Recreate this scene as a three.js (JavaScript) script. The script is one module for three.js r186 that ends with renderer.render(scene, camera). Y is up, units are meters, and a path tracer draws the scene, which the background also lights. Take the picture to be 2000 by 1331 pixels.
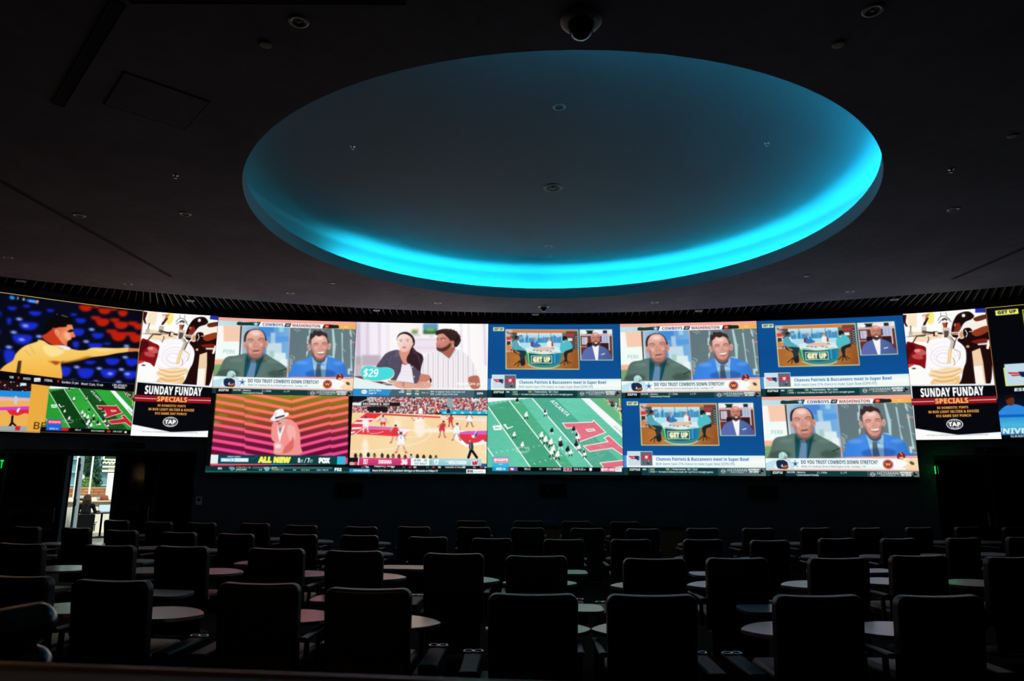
import * as THREE from 'three';
import { mergeGeometries } from 'three/addons/utils/BufferGeometryUtils.js';
import { RoundedBoxGeometry } from 'three/addons/geometries/RoundedBoxGeometry.js';
import { TextGeometry } from 'three/addons/geometries/TextGeometry.js';
import { FontLoader } from 'three/addons/loaders/FontLoader.js';
import { MarchingCubes } from 'three/addons/objects/MarchingCubes.js';
import { RectAreaLightUniformsLib } from 'three/addons/lights/RectAreaLightUniformsLib.js';

RectAreaLightUniformsLib.init();
const font = await new FontLoader().loadAsync('fonts/droid/droid_sans_bold.typeface.json');
const scene = new THREE.Scene();
const renderer = new THREE.WebGLRenderer({ antialias: true });
renderer.toneMapping = THREE.LinearToneMapping;
renderer.toneMappingExposure = 1.0;
renderer.shadowMap.enabled = true;

// ---- camera: a 24 mm lens, tilted up by 10.9 degrees and rolled by a third of a degree, on the rear platform
const EYE = 2.06, V3 = (x, y, z) => new THREE.Vector3(x, y, z);
const camera = new THREE.PerspectiveCamera(2 * Math.atan(665.5 / 1340) * 180 / Math.PI, 2000 / 1331, 0.05, 200);
{
  const p = 10.9 * Math.PI / 180, r = 0.33 * Math.PI / 180;
  const fwd = V3(0, Math.sin(p), -Math.cos(p)), up0 = V3(0, Math.cos(p), Math.sin(p)), right0 = V3(1, 0, 0);
  const right = right0.clone().multiplyScalar(Math.cos(r)).addScaledVector(up0, Math.sin(r));
  const up = up0.clone().multiplyScalar(Math.cos(r)).addScaledVector(right0, -Math.sin(r));
  camera.position.set(0, EYE, 0);
  camera.quaternion.setFromRotationMatrix(new THREE.Matrix4().makeBasis(right, up, fwd.clone().negate()));
  camera.focus = 16; camera.userData.fStop = 2.8;
  camera.updateMatrixWorld();
}

// ---- daylight outside the glazed hall: a pale overcast sky and a soft sun
scene.background = new THREE.Color().setRGB(2.6, 3.0, 3.15);
const sun = new THREE.DirectionalLight(0xfff4e2, 5);
sun.position.set(-2, 30, -20); sun.target.position.set(-16, 0, -34); sun.castShadow = true; sun.shadow.radius = 4;
Object.assign(sun.shadow.camera, { left: -16, right: 16, top: 16, bottom: -16, near: 1, far: 80 });
sun.shadow.mapSize.set(2048, 2048);
scene.add(sun, sun.target);

// strength of the lamps
const SCREEN_GLOW = 1.0, SCREEN_LIGHT = 0.25, COVE = 150, COVE_DIM = 5;

// ---- helpers
let seedv = 7; const rnd = () => { seedv = (seedv * 16807) % 2147483647; return seedv / 2147483647; };
const used = {};
function numbered(name) { const n = used[name] = (used[name] ?? -1) + 1; return n ? name + '_' + String(n).padStart(3, '0') : name; }
const std = (hex, roughness = 0.7, extra = {}) => new THREE.MeshStandardMaterial({ color: hex, roughness, ...extra });
const lin = (r, g, b) => new THREE.Color().setRGB(r, g, b);
function mesh(name, geo, m, parent) {
  const o = new THREE.Mesh(Array.isArray(geo) ? merge(geo) : geo, m);
  o.name = parent ? name : numbered(name); o.castShadow = o.receiveShadow = true; (parent ?? scene).add(o); return o;
}
function merge(list) {
  return list.length === 1 ? list[0] : mergeGeometries(list.map((g) => { g = g.index ? g.toNonIndexed() : g; for (const k of Object.keys(g.attributes)) if (!['position', 'normal', 'uv'].includes(k)) g.deleteAttribute(k); return g; }));
}
function thing(name, label, category, pos = [0, 0, 0], turn = 0, group) {
  const o = new THREE.Group(); o.name = numbered(name); o.position.set(...pos); o.rotation.y = turn;
  o.userData = { label, category }; if (group) o.userData.group = group; scene.add(o); return o;
}
function tag(o, label, category, group) { o.userData = { label, category }; if (group) o.userData.group = group; return o; }
function struct(name, geo, m) { const o = geo ? mesh(name, geo, m) : new THREE.Group(); if (!geo) { o.name = numbered(name); scene.add(o); } o.userData.kind = 'structure'; return o; }
function dup(src, label, pos, turn, group) {
  const o = src.clone(); o.name = numbered(src.userData.base ?? src.name); o.userData = { ...src.userData, label }; if (group) o.userData.group = group;
  o.position.set(...pos); o.rotation.y = turn; scene.add(o); return o;
}
const box = (w, h, d, x = 0, y = 0, z = 0, ry = 0) => { const g = new THREE.BoxGeometry(w, h, d); if (ry) g.rotateY(ry); return g.translate(x, y, z); };
const rbox = (w, h, d, x = 0, y = 0, z = 0, r = 0.01, s = 2) => new RoundedBoxGeometry(w, h, d, s, Math.min(r, w / 2.01, h / 2.01, d / 2.01)).translate(x, y, z);
const cyl = (r1, r2, h, x = 0, y = 0, z = 0, n = 24) => new THREE.CylinderGeometry(r1, r2, h, n).translate(x, y, z);
const lathe = (pts, n = 40) => new THREE.LatheGeometry(pts.map(([x, y]) => new THREE.Vector2(x, y)), n);
const ordinal = (n) => ['first', 'second', 'third', 'fourth', 'fifth', 'sixth', 'seventh', 'eighth', 'ninth', 'tenth', 'eleventh', 'twelfth', 'thirteenth', 'fourteenth', 'fifteenth', 'sixteenth', 'seventeenth', 'eighteenth', 'nineteenth'][n];
function noiseTex(w, h, base, amp, cells = 1, srgb = false) {            // layered value noise, grey
  const d = new Uint8Array(w * h * 4), layers = [cells, cells * 4, cells * 16, cells * 48].map((c) => { const n = Math.max(2, Math.round(c)); return { n, g: Float32Array.from({ length: n * n }, rnd) }; });
  for (let y = 0; y < h; y++) for (let x = 0; x < w; x++) {
    let v = 0;
    layers.forEach(({ n, g }, k) => {
      const fx = x / w * n, fy = y / h * n, ix = Math.floor(fx), iy = Math.floor(fy), a = fx - ix, b = fy - iy, at = (i, j) => g[(j % n) * n + (i % n)];
      v += ((at(ix, iy) * (1 - a) + at(ix + 1, iy) * a) * (1 - b) + (at(ix, iy + 1) * (1 - a) + at(ix + 1, iy + 1) * a) * b - 0.5) / (k + 1);
    });
    const o = (y * w + x) * 4, c = Math.max(0, Math.min(255, 255 * (base + amp * v))); d[o] = d[o + 1] = d[o + 2] = c; d[o + 3] = 255;
  }
  const t = new THREE.DataTexture(d, w, h); t.wrapS = t.wrapT = THREE.RepeatWrapping; t.magFilter = THREE.LinearFilter; t.needsUpdate = true; if (srgb) t.colorSpace = THREE.SRGBColorSpace; return t;
}

// ---- the pictures shown on the video wall (flat print for the screens) ----
// Each picture is drawn on its own canvas; Z sets a working grid given by three of its corners.
class Pic {
  constructor(w, h, units, TL, TR, BL) {
    this.c = document.createElement('canvas'); this.c.width = w; this.c.height = h; this.x = this.c.getContext('2d'); this.U = units; this.k = w / units; this.w = w; this.h = h;
    this.grid(TL, TR, BL); this.x.fillStyle = '#000'; this.x.fillRect(0, 0, w, h);
  }
  grid(TL, TR, BL) {
    const { w, h } = this, ux = TR[0] - TL[0], uy = TR[1] - TL[1], vx = BL[0] - TL[0], vy = BL[1] - TL[1], det = ux * vy - uy * vx;
    this.m = [w * vy / det, -h * uy / det, -w * vx / det, h * ux / det];
    this.e = -(this.m[0] * TL[0] + this.m[2] * TL[1]); this.f = -(this.m[1] * TL[0] + this.m[3] * TL[1]);
  }
  Z() { this.x.setTransform(this.m[0], this.m[1], this.m[2], this.m[3], this.e, this.f); return this; }
  T() { this.x.setTransform(this.k, 0, 0, this.k, 0, 0); return this; }
  at(x, y) { return [(this.m[0] * x + this.m[2] * y + this.e) / this.k, (this.m[1] * x + this.m[3] * y + this.f) / this.k]; }
  fill(c) { this.x.fillStyle = Array.isArray(c) ? this.grad(...c) : c; return this; }
  grad(x0, y0, x1, y1, ...stops) { const g = this.x.createLinearGradient(x0, y0, x1, y1); stops.forEach((s, i) => g.addColorStop(i / (stops.length - 1), s)); return g; }
  rect(c, x, y, w, h) { this.fill(c); this.x.fillRect(x, y, w, h); return this; }
  poly(c, ...p) { const x = this.x; this.fill(c); x.beginPath(); for (let i = 0; i < p.length; i += 2) i ? x.lineTo(p[i], p[i + 1]) : x.moveTo(p[0], p[1]); x.closePath(); x.fill(); return this; }
  blob(c, ...p) { this.fill(c); this.path(p, true); this.x.fill(); return this; }
  path(p, closed) {
    const x = this.x, n = p.length / 2, P = (i) => { i = closed ? (i + n) % n : Math.max(0, Math.min(n - 1, i)); return [p[2 * i], p[2 * i + 1]]; };
    x.beginPath(); x.moveTo(...P(0));
    for (let i = 0; i < (closed ? n : n - 1); i++) { const a = P(i - 1), b = P(i), c = P(i + 1), d = P(i + 2); x.bezierCurveTo(b[0] + (c[0] - a[0]) / 6, b[1] + (c[1] - a[1]) / 6, c[0] - (d[0] - b[0]) / 6, c[1] - (d[1] - b[1]) / 6, c[0], c[1]); }
    if (closed) x.closePath();
  }
  line(c, w, ...p) { const x = this.x; x.strokeStyle = c; x.lineWidth = w; x.lineCap = 'round'; x.lineJoin = 'round'; x.beginPath(); for (let i = 0; i < p.length; i += 2) i ? x.lineTo(p[i], p[i + 1]) : x.moveTo(p[0], p[1]); x.stroke(); return this; }
  curve(c, w, ...p) { const x = this.x; x.strokeStyle = c; x.lineWidth = w; x.lineCap = 'round'; this.path(p, false); x.stroke(); return this; }
  ell(c, cx, cy, rx, ry, rot = 0) { this.fill(c); this.x.beginPath(); this.x.ellipse(cx, cy, rx, ry ?? rx, rot, 0, 7); this.x.fill(); return this; }
  ring(c, w, cx, cy, rx, ry) { this.x.strokeStyle = c; this.x.lineWidth = w; this.x.beginPath(); this.x.ellipse(cx, cy, rx, ry ?? rx, 0, 0, 7); this.x.stroke(); return this; }
  soft(r, f) { this.x.save(); this.x.filter = `blur(${r}px)`; f(this); this.x.restore(); return this; }
  clip(f, ...p) { const x = this.x; x.save(); x.beginPath(); for (let i = 0; i < p.length; i += 2) i ? x.lineTo(p[i], p[i + 1]) : x.moveTo(p[0], p[1]); x.closePath(); x.clip(); f(this); x.restore(); return this; }
  // text fitted to a box of w by h (cap height) whose lower left corner is x, y, in the units of the picture
  text(s, c, x, y, w, h, o = {}) {
    const g = this.x; g.save(); this.T(); g.font = (o.font ?? 'bold') + ' 100px ' + (o.face ?? 'sans-serif'); g.fillStyle = c; g.translate(x, y);
    if (o.rot) g.rotate(o.rot);
    g.transform(w / g.measureText(s).width, 0, -(o.slant ?? 0) * h / 71.4, h / 71.4, 0, 0);
    if (o.edge) { g.strokeStyle = o.edge; g.lineWidth = o.edgeW ?? 8; g.lineJoin = 'round'; g.strokeText(s, 0, 0); }
    if (o.bold) { g.strokeStyle = c; g.lineWidth = o.bold; g.lineJoin = 'round'; g.strokeText(s, 0, 0); }
    g.fillText(s, 0, 0); g.restore(); return this;
  }
  // the same, box given by its two lower corners on the working grid
  tz(s, c, x0, y0, x1, y1, h, o) { const a = this.at(x0, y0), b = this.at(x1, y1), hh = this.at(x0, y0 - h); return this.text(s, c, a[0], a[1], b[0] - a[0], a[1] - hh[1], o); }
  smooth(r = 4, a = 0.8) {                                                 // the softness of a moving broadcast picture
    const g = this.x, c = document.createElement('canvas'); c.width = this.w; c.height = this.h; c.getContext('2d').drawImage(this.c, 0, 0);
    g.save(); g.setTransform(1, 0, 0, 1, 0, 0); g.filter = `blur(${r}px)`; g.globalAlpha = a; g.drawImage(c, 0, 0); g.restore(); return this;
  }
  finish(k = 1) {                                                          // LED bloom: a soft copy over the sharp one
    const g = this.x; g.setTransform(1, 0, 0, 1, 0, 0); const c = document.createElement('canvas'); c.width = this.w; c.height = this.h; c.getContext('2d').drawImage(this.c, 0, 0);
    g.save(); g.filter = 'blur(3px)'; g.globalAlpha = 0.55; g.drawImage(c, 0, 0); g.filter = 'blur(9px)'; g.globalAlpha = 0.16 * k; g.globalCompositeOperation = 'screen'; g.drawImage(c, 0, 0); g.restore(); return this;
  }
  done() { const t = new THREE.CanvasTexture(this.c); t.colorSpace = THREE.SRGBColorSpace; t.anisotropy = 8; return t; }
  mean() { const d = this.x.getImageData(0, 0, this.w, this.h).data, s = [0, 0, 0], l = (v) => (v /= 255) <= 0.04045 ? v / 12.92 : ((v + 0.055) / 1.055) ** 2.4; let n = 0; for (let i = 0; i < d.length; i += 4 * 61) { for (let k = 0; k < 3; k++) s[k] += l(d[i + k]); n++; } return s.map((v) => v / n); }
}
const star = (p, c, cx, cy, r, k = 0.42) => { const q = []; for (let i = 0; i < 10; i++) { const a = -Math.PI / 2 + i * Math.PI / 5, rr = i % 2 ? r * k : r; q.push(cx + Math.cos(a) * rr, cy + Math.sin(a) * rr); } p.poly(c, ...q); };

// the sports ticker along the foot of the two studio programmes
function ticker(p, v0, channel, sport, lines) {
  p.T().rect('#0e3437', 0, v0, 1000, 563 - v0).rect('#05100f', channel === 'ESPN2' ? 33 : 28, v0, channel === 'ESPN2' ? 97 : 105, 563 - v0).rect([670, 0, 1000, 0, '#2a4a4c', '#5a6c6c'], 672, v0, 328, 563 - v0);
  p.text(channel, '#e8f4f2', 42, v0 + 21, channel === 'ESPN2' ? 78 : 70, 15, { slant: 0.15, bold: 7 }).line('#0e3437', 1.6, 42, v0 + 13, 112, v0 + 13);
  lines(p);
  p.ring('#e4eeee', 3, 707, v0 + 23, 13, 13).rect('#e4eeee', 692, v0 + 20, 30, 6).text('NISSAN', '#234', 694, v0 + 25, 26, 4);
  p.line('#9fb4b4', 1.5, 728, v0 + 8, 728, v0 + 32);
  p.text('HEISMAN', '#dfe9ea', 736, v0 + 24, 138, 19, { font: '' }).text('TROPHY CEREMONY', '#c9d6d8', 756, v0 + 34, 96, 6).text('SATURDAY', '#fff', 880, v0 + 16, 76, 12, { bold: 6 }).text('8ET ESPN', '#fff', 888, v0 + 31, 62, 10, { bold: 5 });
  p.blob('#0a1414', 948, v0 + 37, 962, v0 + 24, 966, v0 + 8, 974, v0 + 3, 980, v0 + 10, 986, v0 + 22, 978, v0 + 30, 970, v0 + 37).line('#dfe9ea', 2.5, 975, v0 + 6, 983, v0 + 16).line('#dfe9ea', 2.5, 966, v0 + 28, 976, v0 + 34).line('#dfe9ea', 2, 962, v0 + 2, 966, v0 + 10);
}

function picDebate() {
  const p = new Pic(1280, 720, 1000, [180, 130], [1975, 195], [95, 1112]), x = p.x;
  p.Z().rect('#f2a08f', 0, 100, 2000, 1100);
  // left picture: set with blurred screens
  p.rect('#dfeceb', 100, 235, 990, 680);
  p.soft(4, () => {
    p.rect([470, 250, 1085, 330, '#a9bcc8', '#4f8fd6', '#6fa6dc'], 470, 240, 620, 690);
    p.rect('#3f7fd0', 680, 260, 200, 120).rect('#9fc4de', 840, 330, 60, 360).rect('#4f93dd', 900, 380, 170, 70).rect('#bcd8e4', 780, 470, 200, 190).rect('#d6ecec', 850, 600, 180, 150).rect('#8fd0e0', 950, 260, 60, 60).rect('#9cc6c0', 820, 570, 60, 90).rect('#e4f2f2', 960, 680, 90, 100);
    p.rect('#f6c3a8', 235, 240, 215, 210).rect('#fdf6ef', 110, 250, 130, 520).rect('#f0fbf6', 130, 450, 310, 230).rect('#f3b08e', 120, 680, 240, 70).rect('#6f9c68', 110, 745, 110, 140);
  });
  p.tz('PERX', '#7fb9b4', 228, 600, 380, 604, 48, { font: '' }).Z();
  p.poly('#0b0b10', 455, 240, 472, 240, 448, 620, 434, 620);
  // suit, shirt, tie
  p.blob([150, 640, 1040, 800, '#4d655c', '#557068', '#4b635a'], 120, 915, 165, 860, 260, 665, 400, 630, 540, 600, 760, 610, 830, 650, 960, 730, 1035, 800, 1040, 915);
  p.poly('#12525c', 530, 610, 600, 660, 700, 660, 760, 620, 690, 760, 640, 915, 485, 915).poly('#0a3b47', 520, 612, 560, 700, 500, 915, 485, 915).poly('#0a3b47', 690, 700, 760, 615, 640, 915, 620, 915);
  p.poly('#5f7fa6', 580, 685, 640, 685, 650, 740, 620, 915, 520, 915, 575, 745).poly('#6d8db4', 575, 685, 645, 685, 640, 745, 580, 745);
  p.line('#3f5750', 6, 525, 620, 520, 800, 485, 910).line('#3f5750', 6, 765, 620, 730, 740, 640, 910).line('#40584f', 5, 255, 680, 240, 800).line('#0f1f1c', 9, 945, 840, 1035, 805).line('#3f5750', 5, 860, 790, 880, 900);
  // neck, ears, head
  p.blob('#a8705e', 545, 560, 560, 640, 640, 690, 720, 640, 740, 560);
  p.ell('#d99a88', 508, 500, 20, 45).ell('#d99a88', 782, 480, 22, 48).ell('#b97868', 508, 505, 8, 25).ell('#b97868', 784, 485, 9, 26);
  p.blob('#22222a', 498, 455, 500, 380, 535, 315, 620, 282, 700, 290, 755, 330, 782, 400, 785, 440, 760, 430, 640, 330, 530, 430);
  p.blob([520, 300, 770, 640, '#e8aea0', '#d59684', '#b67866'], 520, 450, 530, 375, 575, 310, 640, 292, 705, 300, 752, 350, 768, 430, 762, 530, 735, 610, 690, 650, 630, 660, 575, 620, 535, 545);
  p.soft(7, () => { p.ell('#f3c4b6', 650, 345, 60, 28).ell('#eeb7a8', 570, 500, 26, 20).ell('#eeb7a8', 725, 490, 24, 20).ell('#b0725f', 640, 640, 60, 18).ell('#9c6252', 545, 540, 12, 50); });
  p.curve('#5b3a33', 9, 545, 425, 580, 412, 618, 428).curve('#5b3a33', 9, 680, 425, 715, 405, 752, 415).curve('#7a4a3e', 6, 555, 442, 590, 436, 612, 446).curve('#7a4a3e', 6, 690, 438, 720, 430, 745, 436).soft(2, () => p.ell('#c28676', 585, 452, 30, 8).ell('#c28676', 718, 446, 30, 8));
  p.blob('#cf8f7d', 640, 440, 660, 440, 682, 505, 650, 520, 615, 510).soft(2, () => p.ell('#8e5747', 630, 514, 9, 5).ell('#8e5747', 668, 512, 9, 5)).curve('#a76b5b', 4, 640, 440, 628, 480, 616, 505);
  p.blob('#9a655a', 598, 572, 625, 556, 650, 560, 680, 554, 702, 566, 690, 590, 645, 602, 610, 592).blob('#e3a3a4', 612, 586, 650, 578, 695, 576, 682, 598, 648, 606, 620, 602).blob('#6b3d36', 606, 573, 650, 566, 696, 567, 680, 578, 648, 582, 620, 580).curve('#a4655a', 4, 590, 540, 575, 570).curve('#a4655a', 4, 715, 530, 728, 560);
  p.soft(3, () => p.curve('#6b453d', 12, 545, 600, 585, 650, 640, 668, 700, 650, 735, 600));
  p.soft(9, () => { p.ell('rgba(120,70,58,0.45)', 748, 520, 20, 110, 0.1).ell('rgba(120,70,58,0.3)', 530, 470, 14, 90).ell('rgba(255,215,200,0.5)', 640, 330, 60, 26).ell('rgba(110,64,54,0.35)', 645, 620, 70, 22).ell('rgba(30,44,40,0.5)', 640, 700, 130, 30).ell('rgba(120,150,140,0.35)', 400, 690, 90, 24).ell('rgba(120,150,140,0.3)', 870, 710, 80, 24).ell('rgba(24,40,36,0.4)', 300, 860, 140, 50).ell('rgba(24,40,36,0.4)', 900, 870, 110, 44); });
  p.poly('#f0a491', 1090, 262, 1070, 640, 1035, 915, 1055, 915, 1085, 640, 1098, 262);
  // right picture
  p.poly('#5d7377', 1097, 262, 1975, 285, 1945, 930, 1055, 915);
  p.clip(() => {
    p.rect([1097, 260, 1975, 900, '#566b70', '#617679'], 1050, 250, 950, 700);
    for (const q of [[1140, 280, 1195, 320], [1180, 275, 1228, 308], [1345, 280, 1340, 330], [1090, 630, 1145, 660], [1140, 655, 1140, 690], [1085, 660, 1080, 880], [1100, 670, 1095, 760], [1115, 680, 1110, 760], [1075, 780, 1105, 800], [1500, 275, 1530, 310], [1905, 400, 1880, 340], [1960, 370, 1890, 300], [1885, 650, 1930, 680], [1775, 550, 1820, 590], [1660, 450, 1705, 500], [1780, 285, 1800, 310], [1850, 880, 1960, 910], [1850, 880, 1880, 810]]) p.line('#c4dfe0', 5, ...q);
    for (const [q, c] of [[[1340, 330, 1360, 280, 1368, 285, 1330, 480], '#a6c8cb'], [[1318, 380, 1345, 375, 1335, 480, 1308, 480], '#b2d2d4'], [[1300, 590, 1325, 560, 1320, 610, 1295, 665], '#b2d2d4'], [[1645, 285, 1670, 285, 1690, 520, 1665, 690, 1640, 690, 1650, 500], '#a9cdd0'], [[1770, 330, 1790, 345, 1780, 640, 1790, 760, 1765, 760, 1770, 560], '#a9cdd0'], [[1885, 430, 1905, 430, 1895, 700, 1900, 850, 1875, 850, 1885, 640], '#b4d4d6'], [[1880, 290, 1905, 330, 1910, 400, 1890, 380], '#b4d4d6'], [[1840, 815, 1880, 820, 1850, 910, 1835, 900], '#b4d4d6'], [[1575, 640, 1640, 650, 1665, 690, 1650, 720], '#9dc4c8']]) p.poly(c, ...q);
    p.rect('#e88a80', 1880, 455, 10, 20).rect('#e88a80', 1905, 458, 14, 20).rect('#e88a80', 1930, 460, 16, 20);
    p.blob([1090, 700, 1840, 800, '#2f74d8', '#4186ea', '#2c6ccb'], 1060, 930, 1100, 830, 1130, 740, 1260, 690, 1380, 650, 1570, 650, 1700, 695, 1790, 745, 1830, 880, 1850, 940);
    p.poly('#9ccce6', 1372, 640, 1400, 780, 1430, 760, 1470, 745, 1510, 770, 1550, 790, 1570, 640, 1540, 930, 1395, 930).poly('#86b8d6', 1380, 660, 1365, 700, 1400, 790, 1440, 740).poly('#86b8d6', 1565, 655, 1580, 700, 1545, 800, 1500, 740);
    p.poly('#4f5a62', 1435, 745, 1490, 748, 1482, 790, 1490, 920, 1408, 920, 1425, 790);
    p.line('#1f58b4', 6, 1370, 680, 1395, 920).line('#1f58b4', 6, 1580, 680, 1545, 920).line('#2a65c0', 4, 1290, 700, 1330, 760).line('#2a65c0', 4, 1700, 745, 1650, 790);
    p.blob('#4d4347', 1385, 600, 1400, 690, 1460, 735, 1530, 715, 1560, 640, 1560, 590);
    p.ell('#d69a8c', 1338, 530, 22, 44, -0.2).ell('#d69a8c', 1606, 520, 22, 46, 0.2).ell('#b5786c', 1340, 535, 8, 25).ell('#b5786c', 1606, 525, 8, 25);
    p.blob('#5c4a4a', 1350, 480, 1345, 400, 1380, 350, 1470, 320, 1550, 345, 1588, 410, 1592, 480);
    p.blob([1360, 380, 1580, 680, '#edb3a6', '#dd9c8c', '#c98374'], 1368, 480, 1375, 430, 1400, 385, 1450, 370, 1530, 375, 1570, 420, 1580, 490, 1572, 570, 1545, 640, 1490, 690, 1440, 685, 1395, 620, 1372, 550);
    p.soft(5, () => { p.blob('#7c5b56', 1375, 560, 1392, 600, 1410, 640, 1450, 672, 1510, 670, 1550, 625, 1578, 560, 1575, 610, 1545, 665, 1495, 705, 1435, 700, 1390, 640); p.ell('#f2c2b4', 1480, 410, 45, 18).ell('#eeb6a8', 1405, 540, 22, 18).ell('#eeb6a8', 1560, 535, 20, 18); });
    p.soft(8, () => { p.ell('rgba(110,60,52,0.4)', 1388, 560, 16, 80).ell('rgba(110,60,52,0.35)', 1566, 560, 16, 70).ell('rgba(255,220,205,0.45)', 1470, 420, 60, 22).ell('rgba(255,205,190,0.4)', 1490, 520, 16, 50).ell('rgba(16,44,110,0.45)', 1480, 880, 200, 60).ell('rgba(120,180,255,0.4)', 1240, 730, 90, 26).ell('rgba(120,180,255,0.4)', 1720, 745, 70, 24); });
    p.blob('#2c2024', 1352, 410, 1358, 340, 1385, 345, 1410, 305, 1450, 315, 1490, 308, 1530, 330, 1570, 345, 1590, 400, 1560, 385, 1520, 370, 1470, 385, 1430, 370, 1400, 400, 1375, 412);
    for (const q of [[1400, 350], [1440, 340], [1480, 335], [1520, 350], [1380, 380], [1550, 365]]) p.curve('#4a383a', 4, q[0] - 16, q[1] + 8, q[0], q[1] - 10, q[0] + 16, q[1] + 6);
    p.curve('#4b2f2c', 8, 1400, 488, 1430, 474, 1460, 485).curve('#4b2f2c', 8, 1510, 482, 1540, 468, 1568, 478).curve('#5b3933', 6, 1410, 506, 1430, 498, 1455, 505).curve('#5b3933', 6, 1515, 500, 1540, 492, 1560, 498);
    p.blob('#d39181', 1485, 490, 1500, 490, 1522, 555, 1490, 570, 1460, 560).soft(2, () => p.ell('#9c6256', 1475, 562, 7, 4).ell('#9c6256', 1508, 560, 7, 4));
    p.blob('#a35a52', 1425, 590, 1480, 588, 1548, 580, 1530, 620, 1490, 632, 1450, 622).blob('#fbf7f4', 1433, 594, 1480, 592, 1540, 586, 1525, 606, 1488, 612, 1450, 608).blob('#d98078', 1455, 650, 1490, 642, 1525, 645, 1490, 660);
  }, 1097, 262, 1975, 285, 1945, 930, 1055, 915);
  // banner at the top
  p.smooth(3.2).T();
  p.rect('#f2a08f', 0, 0, 1000, 24).rect([0, 0, 1000, 0, '#b9e0ea', '#a8d4e0', '#d9ecec', '#f6efe0', '#f3b25c', '#efa84a'], 0, 24, 1000, 33);
  p.blob('#17302c', 130, 46, 140, 28, 180, 30, 240, 26, 310, 26, 300, 54, 230, 52, 150, 54).blob('#0f201e', 770, 26, 840, 28, 868, 30, 872, 50, 840, 54, 770, 54);
  p.poly('#f4f8f8', 300, 24, 770, 24, 752, 58, 285, 58).poly('#20302e', 480, 26, 522, 26, 512, 54, 470, 54).poly('#152422', 762, 26, 780, 26, 768, 56, 750, 56);
  star(p, '#dff2fa', 266, 40, 22); star(p, '#3f9fd4', 266, 40, 17); star(p, '#f0fafc', 266, 40, 9);
  p.text('COWBOYS', '#1e3266', 312, 51, 152, 21).text('AT', '#f2f6f6', 484, 47, 24, 14, { slant: 0.2 }).text('WASHINGTON', '#7c1a20', 528, 51, 208, 21).ell('#c8202c', 783, 40, 17, 15).text('W', '#f6c85a', 772, 46, 22, 12).text('WFT', '#f7d493', 912, 50, 36, 18, { font: '' });
  // lower third
  p.rect([0, 440, 0, 512, '#eaf6f6', '#fbfdfb', '#dfeeee'], 0, 438, 1000, 76).poly('#b7e0ec', 0, 470, 60, 450, 170, 440, 190, 514, 0, 514).poly('#f7d3a2', 850, 514, 890, 460, 960, 440, 1000, 446, 1000, 514);
  star(p, '#cfeaf6', 202, 476, 34); star(p, '#3f8ed0', 202, 476, 29); star(p, '#f2fafc', 202, 477, 21); star(p, '#16265a', 202, 477, 15);
  p.blob('#d7ecee', 60, 512, 66, 470, 78, 452, 110, 444, 140, 450, 162, 478, 160, 512).blob('#15243f', 78, 500, 74, 462, 100, 448, 128, 452, 150, 470, 146, 506, 100, 512).blob('#a6d2d0', 96, 450, 94, 412, 110, 396, 134, 396, 150, 414, 152, 434, 128, 446).line('#eef6f6', 4, 122, 396, 126, 418).line('#2f5a58', 4, 132, 424, 154, 430).ell('#b07a62', 136, 438, 12, 7).ell('#6f3b24', 134, 500, 22, 15, -0.3).line('#e6d8cc', 3, 122, 498, 146, 492).text('4', '#f2f6f8', 104, 500, 14, 20);
  p.text('DO YOU TRUST COWBOYS DOWN STRETCH?', '#1d4456', 240, 477, 508, 26, { font: 'bold' }).text('Week 14: Cowboys (8-4) at Washington (6-6) - Sunday, 1 ET', '#3f6a76', 242, 501, 428, 13, { font: '' });
  p.ell('#8d1a1c', 812, 478, 33, 32).ring('#f4e6d6', 2.5, 812, 478, 27, 26).text('W', '#f6cf52', 795, 488, 34, 20);
  p.blob('#fbfaf6', 850, 514, 862, 470, 884, 452, 914, 452, 936, 474, 920, 492, 915, 514).blob('#7d1a1c', 876, 440, 878, 410, 896, 398, 918, 402, 926, 422, 916, 436).ell('#d8a890', 902, 438, 13, 12).line('#f0c24a', 3, 884, 432, 922, 440).line('#f4e0b0', 4, 896, 400, 906, 416).blob('#f4d8b8', 900, 500, 930, 478, 962, 462, 966, 474, 930, 500).ell('#5b4a3c', 962, 470, 16, 11, 0.6);
  p.rect('#f0b0a2', 0, 514, 1000, 10);
  ticker(p, 524, 'ESPN', 'SOCCER', () => p.text('SOCCER', '#e4f0ee', 142, 540, 54, 10, { bold: 4 }).line('#dfeaea', 1.5, 206, 528, 206, 560).text('Mexico', '#eef6f6', 212, 541, 54, 12).text('2 | Chile', '#eef6f6', 345, 542, 66, 12).text('2 | FT', '#eef6f6', 500, 542, 42, 11).text('International Friendly', '#eef6f6', 212, 559, 142, 12));
  return p;
}

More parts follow.
